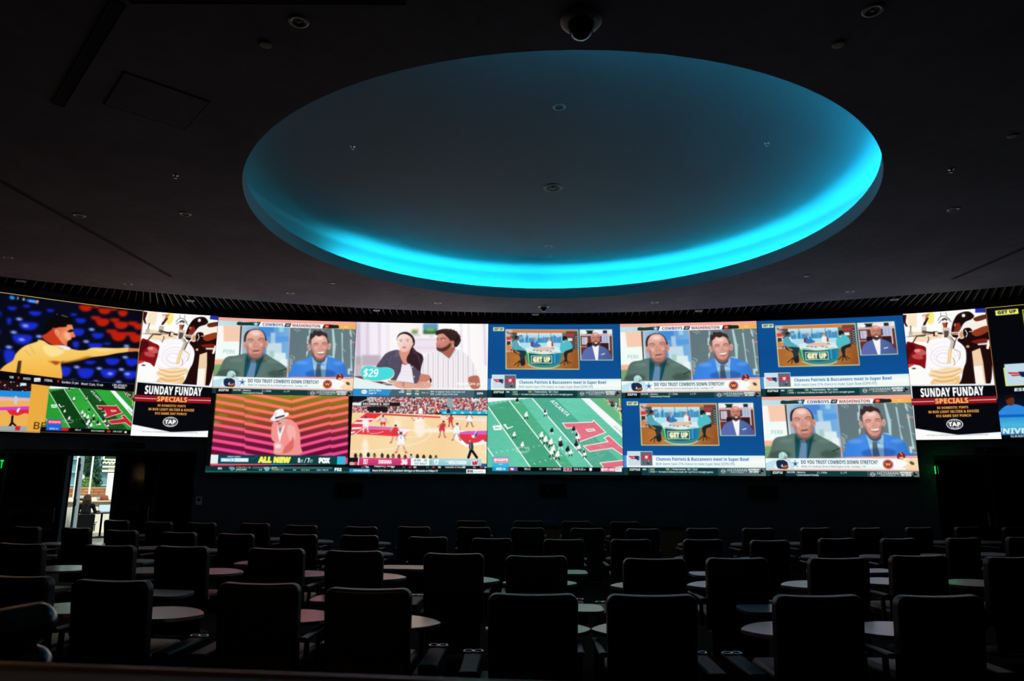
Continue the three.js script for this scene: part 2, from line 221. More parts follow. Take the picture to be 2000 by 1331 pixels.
function picGetUp() {
  const p = new Pic(1280, 720, 1000, [65, 62], [1930, 58], [51, 1113]), x = p.x;
  p.T().rect([0, 0, 0, 510, '#0b4d92', '#0a4788', '#0c5298'], 0, 0, 1000, 510);
  for (let i = 0; i < 1000; i += 12) p.rect('rgba(4,44,104,0.35)', i, 0, 3, 430);
  for (let j = 0; j < 430; j += 12) p.rect('rgba(4,44,104,0.35)', 0, j, 1000, 3);
  p.rect('#eef5b8', 36, 26, 82, 28).text('GET UP', '#23302a', 43, 48, 68, 16, { bold: 5 });
  // the desk
  p.Z().rect('#f2ee9a', 305, 137, 1037, 575);
  p.clip(() => {
    p.rect([312, 430, 1335, 700, '#a5602a', '#c07a36', '#8a4a20'], 300, 400, 1050, 320);
    for (let k = 0; k < 14; k++) p.line('rgba(70,32,10,0.5)', 3, 300, 470 + k * 20, 620 - k * 6, 460 + k * 24).line('rgba(70,32,10,0.5)', 3, 1350, 470 + k * 20, 1060 + k * 4, 462 + k * 24);
    for (let k = 0; k < 22; k++) p.line('rgba(230,170,90,0.35)', 4, 320 + rnd() * 1000, 480 + rnd() * 210, 340 + rnd() * 1000, 480 + rnd() * 210);
    p.rect('#d2753c', 305, 137, 1037, 52).rect('#b9aFa8', 305, 145, 100, 320).rect('#3d4a4a', 395, 185, 80, 150).rect('#4d6a60', 1110, 188, 70, 140).rect('#5d4038', 1170, 160, 180, 270);
    for (let k = 0; k < 60; k++) p.rect(['#c9b7b0', '#8c2a28', '#e6dcd6', '#4f4544', '#c98d8a'][k % 5], 312 + rnd() * 80, 150 + rnd() * 300, 8 + rnd() * 18, 8 + rnd() * 16);
    p.rect('#d5312f', 318, 245, 62, 48).rect('#2a2a2c', 325, 310, 50, 50).rect('#c77c48', 315, 375, 66, 70).rect('#a33', 1175, 200, 110, 36).rect('#dfe8e6', 1190, 262, 64, 40).rect('#1c1c20', 1280, 215, 55, 210);
    for (let k = 0; k < 6; k++) p.line('#d7d7d2', 5, 1286, 225 + k * 34, 1330, 250 + k * 34).line('#d7d7d2', 4, 1330, 225 + k * 34, 1286, 255 + k * 34);
    p.rect([0, 190, 0, 330, '#c9e6ef', '#8cc8e6', '#5ea6cf'], 468, 188, 645, 140).rect('#a7dcea', 430, 325, 720, 90);
    for (const [a, b, c] of [[500, 225, 44], [545, 265, 20], [590, 250, 26], [610, 225, 18], [640, 262, 60], [700, 250, 30], [760, 262, 80], [840, 240, 14], [860, 250, 60], [950, 235, 30], [985, 215, 16], [1000, 228, 26], [1030, 250, 40], [1070, 240, 30]]) p.rect('#3f86b8', a, b, c, 330 - b);
    p.rect('#2f6f9f', 500, 222, 48, 70).rect('#9fd2e8', 508, 236, 10, 50).rect('#9fd2e8', 526, 236, 12, 50);
    for (const a of [605, 775, 948]) p.rect('#2a5566', a, 188, 6, 140);
    // table
    p.blob('#cfeaf0', 560, 440, 640, 395, 840, 380, 1040, 395, 1140, 425, 1090, 470, 850, 490, 620, 480).blob('#e0b8a0', 690, 420, 760, 395, 860, 388, 960, 398, 1010, 420, 940, 440, 840, 446, 740, 440);
    for (const [a, b] of [[690, 435], [740, 440], [790, 446], [880, 440], [930, 450], [680, 385], [960, 400]]) p.rect('#3c5a66', a, b, 34, 9);
    // people
    const seat = (c) => p.blob('#1a1d20', ...c);
    seat([405, 300, 420, 400, 470, 490, 560, 500, 580, 640, 520, 650, 505, 520, 440, 480, 410, 420]);
    p.blob('#4a9fb0', 400, 330, 425, 300, 470, 300, 515, 370, 560, 420, 600, 440, 590, 465, 520, 460, 440, 440, 405, 400).ell('#6b4230', 470, 265, 26, 32).blob('#181416', 440, 262, 442, 238, 470, 230, 496, 242, 490, 252, 466, 256, 450, 280).poly('#e8f0f0', 470, 300, 498, 310, 520, 385, 505, 375).blob('#1c2f3a', 450, 440, 560, 445, 600, 470, 560, 560, 520, 570, 510, 480);
    p.blob('#2d6fae', 670, 340, 690, 300, 740, 300, 770, 340, 810, 375, 760, 395, 690, 395).ell('#b57d68', 715, 268, 18, 26).rect('#b9c6c8', 700, 240, 28, 14).poly('#e8f0f0', 712, 296, 730, 300, 735, 345).rect('#8f1c22', 664, 325, 28, 55);
    p.blob('#f0ece0', 895, 330, 905, 305, 945, 305, 965, 335, 960, 378, 900, 378).ell('#d9a890', 928, 284, 16, 22).blob('#a06a4a', 905, 300, 908, 265, 930, 258, 950, 270, 950, 300, 938, 280, 920, 276).rect('#b02028', 958, 328, 24, 52);
    p.blob('#45b3c0', 1075, 400, 1090, 330, 1120, 300, 1170, 288, 1230, 320, 1255, 380, 1230, 420, 1160, 440, 1110, 480, 1075, 430).ell('#5a382a', 1140, 262, 25, 32).blob('#17130f', 1118, 256, 1125, 236, 1155, 232, 1176, 246, 1176, 290, 1160, 270, 1140, 300, 1120, 290).poly('#e8f0f0', 1122, 300, 1145, 300, 1140, 330);
    seat([1180, 440, 1250, 420, 1255, 455, 1200, 475, 1180, 500, 1170, 590, 1150, 590, 1130, 480]);
    for (const [bx, by] of [[500, 590], [1150, 570]]) for (const [dx, dy] of [[-70, 60], [-20, 80], [40, 70], [75, 50]]) p.line('#15171a', 10, bx, by, bx + dx, by + dy);
    // desk front
    p.blob('#3a7d72', 605, 470, 850, 490, 1090, 470, 1080, 620, 1020, 675, 850, 692, 690, 675, 620, 625).blob([640, 480, 1080, 480, '#0f4a6a', '#0d3f63', '#1d78a8'], 628, 485, 850, 505, 1070, 485, 1060, 600, 1000, 630, 850, 645, 700, 635, 640, 600);
    p.poly('#7be24f', 612, 470, 632, 474, 645, 630, 632, 625).curve('#dff0b8', 9, 612, 468, 740, 486, 850, 490, 970, 484, 1085, 466).curve('#a7dccb', 12, 625, 640, 720, 682, 850, 692, 980, 684, 1060, 650).rect('#2a95c8', 985, 490, 26, 130);
  }, 312, 144, 1332, 144, 1335, 702, 316, 704);
  { const [a, b] = p.at(665, 515), [c, d] = p.at(962, 625); p.T().rect('#eef2a0', a, b, c - a, d - b).rect('#0f4a6a', a + 5, b + 5, c - a - 10, d - b - 10).text('GET UP', '#f4f6b0', a + 14, d - 12, c - a - 28, d - b - 24, { bold: 12 }); }
  // guest in the small frame
  p.Z().rect('#eef0b0', 1362, 135, 460, 446);
  p.clip(() => {
    p.rect('#5a2a2c', 1360, 130, 470, 460).rect('#e9e9ee', 1370, 142, 445, 60).rect('#12241f', 1450, 150, 110, 50).ell('#f2f4f2', 1440, 180, 28, 20).rect('#202428', 1690, 150, 60, 44).rect('#c9a9a8', 1370, 200, 445, 30).rect('#efe9ee', 1545, 160, 140, 28);
    for (let k = 0; k < 11; k++) p.rect(['#e8e4ea', '#9fb0d6', '#c9c2d0', '#6f84b8', '#f2eef0', '#b88a90'][k % 6], 1390 + k * 9 + (k > 8 ? 90 : 0), 245, 9, 110);
    for (let k = 0; k < 12; k++) p.rect(['#4f7fd0', '#dfe8f2', '#86aee0', '#eef0f4'][k % 4], 1665 + k * 9, 225, 8, 95);
    p.rect('#b9a3aa', 1370, 378, 100, 12).rect('#c9b8c0', 1645, 318, 130, 14).rect('#d8cdd4', 1765, 140, 16, 300).rect('#2a1818', 1655, 332, 110, 120).rect('#1b1214', 1460, 330, 90, 60);
    p.blob([1390, 400, 1790, 560, '#5a62a8', '#4a62a4', '#3f5088'], 1385, 580, 1400, 470, 1450, 410, 1530, 375, 1640, 370, 1730, 410, 1770, 470, 1795, 580);
    p.poly('#f4f2f0', 1530, 360, 1580, 390, 1630, 360, 1610, 580, 1572, 580).poly('#fbfbfa', 1655, 492, 1705, 478, 1712, 488, 1660, 502);
    p.line('#2c3a6c', 6, 1530, 380, 1572, 575).line('#2c3a6c', 6, 1635, 380, 1612, 575);
    p.blob([1520, 200, 1645, 380, '#cf8f7c', '#b5735f', '#94564a'], 1518, 280, 1522, 215, 1560, 182, 1605, 182, 1642, 220, 1645, 290, 1630, 340, 1590, 375, 1560, 368, 1530, 330);
    p.soft(3, () => p.ell('#e3b09e', 1590, 205, 30, 16).blob('#3a211c', 1530, 310, 1545, 350, 1585, 378, 1625, 345, 1640, 300, 1625, 320, 1585, 312, 1545, 322)).blob('#f4ece8', 1562, 326, 1590, 322, 1612, 326, 1590, 342).curve('#4a2a22', 6, 1535, 258, 1555, 250, 1572, 258).curve('#4a2a22', 6, 1598, 256, 1618, 248, 1634, 254).ell('#8f5244', 1582, 296, 14, 8);
  }, 1370, 142, 1812, 142, 1815, 572, 1374, 574);
  // lower third
  p.smooth(2.5, 0.7).T().rect('#3f7fcc', 0, 420, 24, 86).rect([0, 420, 0, 506, '#dff0f4', '#f6fcf6', '#e6f2ec'], 24, 420, 976, 86).rect('#eef6f6', 30, 390, 182, 107).rect('#c4dbe2', 34, 394, 92, 99).rect('#55606a', 126, 394, 84, 99);
  const v = (c, ...q) => p.blob(c, ...q);
  p.poly('#c8283c', 40, 424, 88, 426, 92, 434, 48, 436).poly('#c8283c', 50, 438, 92, 438, 96, 446, 62, 447).poly('#16284f', 82, 424, 112, 424, 120, 436, 118, 448, 108, 458, 96, 448, 88, 446).poly('#dfe7ec', 108, 436, 118, 438, 114, 446).poly('#9fb2bf', 104, 458, 116, 450, 110, 466);
  p.poly('#c82440', 134, 452, 142, 420, 166, 412, 184, 420, 204, 414, 200, 446, 180, 452, 158, 448).ell('#f4e8e8', 168, 430, 9, 8).rect('#f4e8e8', 163, 436, 10, 9).line('#f4e8e8', 2.5, 154, 440, 182, 422).line('#f4e8e8', 2.5, 154, 424, 182, 440).line('#b9c2c8', 3, 186, 452, 176, 478).ell('#2a2f34', 178, 476, 8, 8);
  p.text('Chances Patriots & Buccaneers meet in Super Bowl', '#1d5a9c', 236, 458, 654, 23).text('Both teams have 31% chance to make Super Bowl (ESPN FPI)', '#3a78ac', 234, 489, 556, 19, { font: '' });
  ticker(p, 508, 'ESPN2', 'NBA', () => p.text('NBA', '#e4f0ee', 138, 525, 26, 10, { bold: 4 }).line('#dfeaea', 1.5, 184, 510, 184, 546).text('Jazz', '#f4ee7a', 192, 525, 32, 13).text('136', '#f4ee7a', 302, 525, 28, 13).text('| Timberwolves  104 | Final', '#eef6f6', 338, 525, 190, 13).text('UTAH  >  1st team in history to make 20+ 3-pt FG in 3 straight games', '#eef6f6', 192, 543, 446, 12));
  return p;
}

function picCouple() {
  const p = new Pic(1280, 720, 1000, [44, 70], [1955, 97], [-7, 1155]), x = p.x;
  p.Z().rect([0, 90, 1950, 90, '#e6d6ea', '#fbf6fb', '#f6f2f4', '#ffffff', '#f8f4f2'], -50, 60, 2050, 1100);
  p.soft(8, () => {
    for (const [a, w, c] of [[40, 60, '#c9b6d0'], [110, 50, '#e9ddee'], [180, 40, '#d4c4de'], [250, 60, '#f2eaf4'], [350, 40, '#dccfe4'], [460, 60, '#f0e8f2'], [1540, 30, '#e8dcec'], [1660, 10, '#cfc2d4'], [1880, 30, '#d8cce0']]) p.rect(c, a, 80, w, 640);
    p.rect('#b8a8b8', 120, 560, 260, 160).rect('#a9a49e', 30, 580, 80, 300).rect('#c2b0b8', 40, 700, 70, 170).rect('#efe0f0', 880, 330, 330, 200).rect('#dcc8dc', 860, 440, 330, 20).rect('#cdbccb', 890, 318, 320, 16);
    p.rect('#3f8f86', 1005, 95, 210, 145).rect('#5a8cc0', 1010, 96, 200, 60).rect('#3f5f38', 1005, 190, 200, 55).rect('#7ab050', 1050, 160, 110, 40).ell('#6fa05a', 880, 215, 50, 38).ell('#d98a8a', 925, 175, 12, 14).ell('#e8b070', 850, 185, 12, 12).rect('#c8c0cc', 850, 250, 110, 26).rect('#e0c8d8', 1090, 265, 60, 30);
  });
  // table edge
  p.poly('#e3f2ec', -20, 880, 600, 1010, 640, 1045, -20, 1045).poly('#4a2a3a', -10, 872, 120, 870, 600, 1000, 480, 1000);
  // woman
  p.blob('#4b4458', 330, 740, 380, 640, 470, 530, 620, 480, 700, 520, 870, 520, 980, 600, 990, 760, 960, 900, 890, 975, 600, 935, 520, 905, 480, 760).line('#2e2838', 6, 470, 640, 480, 760).line('#5d566c', 6, 570, 720, 650, 730).line('#2e2838', 5, 690, 640, 640, 830, 600, 920);
  p.poly('#575466', 625, 478, 660, 490, 655, 575, 570, 600).line('#6b6880', 4, 540, 560, 500, 700);
  p.blob('#d98a78', 655, 490, 700, 480, 780, 475, 840, 480, 830, 620, 790, 680, 740, 695, 700, 660, 660, 560);
  p.poly('#efe8ee', 690, 685, 740, 705, 800, 680, 830, 760, 860, 970, 600, 935, 670, 800).line('#cfc6d4', 3, 690, 800, 830, 800).line('#cfc6d4', 3, 670, 850, 840, 850);
  p.blob('#2b1a20', 620, 340, 640, 260, 700, 220, 770, 215, 840, 260, 880, 340, 870, 420, 850, 430, 900, 500, 985, 560, 1000, 680, 985, 780, 930, 790, 860, 720, 770, 670, 760, 600, 800, 520, 820, 430, 800, 330, 760, 260, 700, 255, 640, 340);
  for (let k = 0; k < 7; k++) p.curve('#54303a', 4, 850, 450 + k * 12, 900 + k * 6, 540 + k * 8, 960, 700 + k * 8);
  p.blob([640, 260, 850, 500, '#fbe4dc', '#f4cabd', '#e4a394'], 622, 360, 640, 290, 690, 250, 760, 250, 830, 300, 850, 370, 838, 430, 800, 485, 740, 512, 690, 505, 650, 450);
  p.curve('#7a4a44', 6, 655, 335, 680, 326, 702, 332).curve('#7a4a44', 6, 745, 330, 775, 320, 800, 330).ell('#5a3a3a', 680, 352, 15, 6).ell('#5a3a3a', 775, 350, 15, 6).curve('#d8998c', 5, 725, 340, 728, 390, 712, 402, 735, 408).blob('#c25a60', 695, 440, 722, 430, 755, 438, 748, 452, 722, 458, 702, 452).line('#fff', 3, 705, 441, 745, 441).ell('#e8b0a4', 850, 390, 9, 18).ell('#fff', 836, 734, 9, 9).ell('#fff', 862, 876, 9, 9);
  // man
  p.blob('#f4eef0', 960, 830, 1000, 620, 1060, 540, 1220, 490, 1460, 470, 1620, 540, 1700, 640, 1775, 860, 1650, 895, 1630, 1040, 1120, 1040, 1090, 860);
  p.clip(() => { for (let k = 0; k < 22; k++) p.line(['#a9a4b8', '#d9b8c4', '#8f93ac', '#e0c9d2'][k % 4], k % 2 ? 5 : 8, 1000 + k * 36, 470, 985 + k * 36, 1050); }, 960, 830, 1000, 620, 1060, 540, 1220, 490, 1460, 470, 1620, 540, 1700, 640, 1775, 860, 1650, 895, 1630, 1040, 1120, 1040, 1090, 860);
  p.blob('#a05a48', 1240, 500, 1280, 540, 1370, 610, 1440, 540, 1450, 440, 1300, 470).poly('#dfe6ee', 1190, 490, 1240, 500, 1370, 615, 1470, 460, 1490, 545, 1380, 640, 1230, 550).line('#9aa4b4', 4, 1240, 505, 1370, 612, 1475, 475);
  p.blob([1195, 260, 1420, 500, '#dd9484', '#c67a68', '#a8604e'], 1200, 300, 1225, 250, 1300, 230, 1380, 260, 1420, 340, 1430, 420, 1390, 470, 1310, 505, 1240, 500, 1200, 480, 1192, 420, 1185, 390, 1200, 360);
  p.blob('#2e1c1c', 1195, 265, 1185, 215, 1230, 185, 1310, 168, 1400, 175, 1480, 205, 1530, 270, 1545, 340, 1520, 400, 1480, 440, 1440, 430, 1450, 380, 1440, 350, 1400, 360, 1385, 330, 1350, 290, 1290, 240, 1230, 250);
  for (let k = 0; k < 90; k++) { const a = -0.5 - rnd() * 2.5 + 0.9, r = 95 + rnd() * 65; p.ell(rnd() > 0.5 ? '#3d2624' : '#1d1112', 1385 + Math.cos(a) * r, 320 + Math.sin(a) * r * 0.95, 11, 9); }
  p.blob('#c06f5e', 1390, 390, 1400, 350, 1440, 345, 1450, 380, 1430, 410).soft(3, () => p.blob('#4a2a24', 1195, 440, 1250, 455, 1330, 430, 1390, 380, 1400, 420, 1350, 480, 1270, 510, 1205, 490)).blob('#c4605a', 1190, 415, 1230, 408, 1258, 420, 1225, 432, 1195, 430).curve('#2e1a18', 8, 1250, 322, 1280, 305, 1320, 318).curve('#2e1a18', 8, 1196, 320, 1210, 312, 1222, 318).ell('#f4ece8', 1278, 345, 18, 9).ell('#2e1a18', 1270, 345, 8, 8).ell('#2e1a18', 1208, 342, 7, 7).curve('#8f4e40', 5, 1215, 345, 1195, 385, 1220, 395);
  // arms and hands
  p.blob('#c47a66', 960, 840, 1085, 860, 1080, 930, 1000, 960, 900, 980, 930, 920).blob('#b06450', 1640, 895, 1775, 865, 1805, 960, 1790, 1045, 1680, 1045).blob('#e0a08c', 480, 930, 600, 940, 860, 980, 960, 950, 1080, 960, 1110, 1000, 1060, 1045, 880, 1045, 680, 1045, 560, 1000).line('#c47a68', 5, 890, 1010, 1010, 995).line('#c47a68', 5, 900, 985, 980, 965).ring('#5a3a3a', 5, 708, 990, 9, 30).line('#4a3c44', 3, 640, 950, 700, 975).ell('#f4e8d8', 1008, 990, 6, 6).rect('#2a1a22', 1085, 900, 26, 60);
  // price tag
  p.smooth(3.2).Z().blob('#fbe6c8', 115, 780, 150, 728, 250, 722, 360, 742, 480, 738, 560, 770, 580, 830, 545, 895, 440, 930, 320, 946, 180, 922, 118, 870).blob('#3fd6d8', 110, 790, 150, 732, 250, 722, 360, 745, 480, 742, 560, 775, 572, 830, 530, 890, 420, 922, 300, 935, 170, 908, 112, 860);
  p.tz('$29', '#f4fdfc', 132, 872, 345, 878, 108, { font: '', bold: 6, slant: 0.12 });
  p.tz('toward insurance', '#f8fbfb', 412, 985, 582, 990, 18).tz('HealthCare', '#fff', 1478, 998, 1738, 1000, 40).tz('.gov', '#fff', 1742, 1000, 1845, 1002, 40, { font: '' });
  // strip below
  p.T().rect('#3d5c68', 0, 508, 1000, 55).poly('#2f86c4', 0, 508, 285, 508, 260, 563, 0, 563).poly('#2270ae', 110, 563, 160, 540, 285, 563).rect('#24404c', 900, 508, 100, 55);
  p.ell('#fff', 82, 530, 22, 15).text('THURSDAY', '#2270ae', 62, 534, 40, 7).text('Jazz vs 76ers', '#f2fafc', 116, 525, 92, 14).text('Tonight 7ET', '#f2fafc', 114, 545, 58, 12).text('NBA', '#fff', 352, 520, 24, 9).text('SCORES', '#fff', 338, 533, 40, 9, { bold: 4 });
  p.text('DEN', '#e8d060', 394, 526, 36, 15).text('120', '#e8d060', 456, 526, 30, 15).text('NOP', '#fff', 394, 548, 36, 15, { bold: 4 }).text('114', '#fff', 456, 548, 30, 15, { bold: 4 }).text('FINAL / OT', '#e8d060', 505, 536, 54, 11).text('NOP - B. Ingram: 16 pts, 8 reb, 8 ast, 4 stl', '#f4fafa', 572, 528, 260, 11).text('NOP - J. Hart: 12 pts, 8 reb, 8 ast', '#f4fafa', 572, 546, 206, 11).text('ESPN', '#e4eeee', 920, 540, 46, 14, { slant: 0.15, bold: 6 });
  return p;
}

function picChevron() {
  const p = new Pic(1280, 720, 1000, [130, 50], [1960, 107], [40, 1087]), x = p.x;
  p.T().rect('#020504', 0, 0, 1000, 563);
  p.Z().clip(() => {
    p.rect([0, 60, 0, 860, '#8a7a1e', '#86591c', '#7c3a20', '#6a1430', '#5a0a2c'], 100, 40, 1850, 1000);
    p.soft(6, () => { for (let k = 0; k < 26; k++) p.ell(k % 2 ? '#6f8a1c' : '#9a6a18', 150 + rnd() * 1000, 80 + rnd() * 420, 70, 9, 0.18); });
    for (let k = -4; k < 14; k++) {
      const y = 130 + k * 103, c = ['#ff7d55', '#ff7656', '#ff6d5c', '#fd6268', '#f95577', '#f24a84', '#e9408e'][Math.max(0, Math.min(6, Math.round((y + 240) / 170)))];
      p.poly(c, 100, y - 8, 545, y + 78, 545, y + 122, 100, y + 34).poly(c, 535, y + 92, 1150, y + 226, 1150, y + 268, 535, y + 136).poly(c, 1150, y + 226, 1660, y + 106, 1660, y + 146, 1150, y + 268).poly(c, 1652, y + 120, 1930, y + 66, 1930, y + 108, 1652, y + 162);
    }
    p.line('rgba(60,20,10,0.5)', 4, 548, 180, 500, 860).line('rgba(60,20,10,0.35)', 4, 1148, 110, 1142, 400).line('rgba(60,20,10,0.4)', 4, 1655, 520, 1640, 860);
    // man in a hat
    p.blob('#ef8a84', 880, 520, 900, 450, 960, 410, 1075, 400, 1150, 420, 1215, 490, 1248, 600, 1252, 760, 1245, 870, 920, 870, 935, 740, 878, 660).soft(3, () => p.blob('#f6a8a0', 1100, 480, 1180, 520, 1190, 660, 1120, 700, 1080, 560).blob('#d9605a', 1130, 690, 1160, 640, 1150, 800, 1030, 860, 1040, 790));
    p.poly('#f6eef0', 955, 470, 990, 600, 985, 720, 965, 640).poly('#faf4f4', 1060, 405, 1082, 405, 1000, 640, 985, 720, 985, 600).poly('#7b6f78', 970, 530, 1020, 510, 990, 600);
    p.blob('#e89a94', 935, 430, 1000, 410, 1070, 395, 1068, 450, 1030, 500, 985, 490, 950, 460).ell('#6a3030', 985, 462, 22, 9, -0.2).ell('#4c2424', 960, 432, 30, 6, -0.15);
    p.blob('#f5f5f7', 868, 400, 900, 360, 930, 335, 1040, 318, 1090, 312, 1110, 335, 1080, 370, 1000, 400, 930, 424, 885, 420).blob('#fbfbfc', 915, 360, 925, 300, 960, 275, 1005, 266, 1040, 280, 1050, 345, 1000, 372, 930, 385).poly('#3a2a30', 925, 378, 1050, 345, 1056, 365, 935, 402).soft(3, () => p.ell('#d8d2da', 940, 330, 14, 34, 0.3));
    p.blob('#eaa29c', 910, 720, 960, 700, 1010, 730, 1030, 780, 1000, 850, 915, 855, 905, 790).soft(3, () => p.ell('#f8d8d4', 960, 760, 40, 30));
    p.rect('#e04a6a', 100, 965, 1800, 60).blob('#3f8fd0', 870, 1010, 900, 970, 1000, 962, 1090, 970, 1110, 1012);
  }, 185, 55, 1908, 95, 1862, 1018, 105, 1000);
  p.smooth(3.5);
  p.T().poly('#0c3a3d', 42, 436, 950, 436, 944, 498, 34, 498).rect('#e2f0f0', 30, 436, 50, 62).rect('#2cb0d8', 912, 440, 60, 58);
  p.text('FRIDAY NIGHT', '#e8f4f4', 140, 453, 92, 10, { slant: 0.2 }).rect('#9fdcf0', 98, 457, 190, 28).rect('#3fa6dc', 98, 457, 92, 28).text('SMACK', '#f4fafc', 102, 481, 86, 19, { bold: 8 }).text('DOWN', '#f4fafc', 196, 481, 86, 19, { bold: 8, edge: '#6fb8d8' });
  p.text('ALL NEW', '#f4ee58', 358, 487, 218, 37, { bold: 16, slant: 0.06 }).text('8', '#eef6f6', 632, 486, 16, 32, { bold: 6 }).text('ET', '#eef6f6', 650, 486, 20, 20).text('/', '#eef6f6', 676, 490, 18, 38, { font: '' }).text('7', '#eef6f6', 700, 486, 16, 32, { bold: 6 }).text('CT', '#eef6f6', 718, 486, 20, 20).text('FOX', '#f6fafa', 780, 487, 78, 33, { bold: 16 });
  p.curve('#3f7f7a', 2, 300, 470, 340, 450, 345, 438).curve('#3f7f7a', 2, 640, 495, 680, 502, 700, 498);
  p.rect('#0a2c30', 0, 514, 1000, 49).rect('#2c5c60', 320, 516, 560, 16).rect('#3f8a8c', 0, 550, 1000, 3);
  p.text('NFL', '#eef6f4', 84, 538, 30, 14, { bold: 5 }).text('JAGUARS', '#eef6f4', 208, 544, 72, 12).text('COLTS (-3)', '#e8dc70', 208, 528, 100, 9).text('TITANS (-8)', '#e8dc70', 452, 544, 84, 12).text('JETS', '#eef6f4', 452, 528, 38, 9).text('4-8', '#eef6f4', 364, 544, 22, 10).text('8-4', '#eef6f4', 604, 544, 20, 10).text('O/U 43.5', '#e8dc70', 660, 544, 60, 10).text('SUN 1 PM ET', '#dfe9e9', 770, 544, 84, 10).text('FS2', '#f6fafa', 896, 544, 52, 20, { bold: 10 });
  p.blob('#5f8f9c', 158, 522, 190, 520, 200, 536, 176, 546).blob('#6fb0c0', 398, 522, 432, 520, 438, 538, 414, 548);
  return p;
}

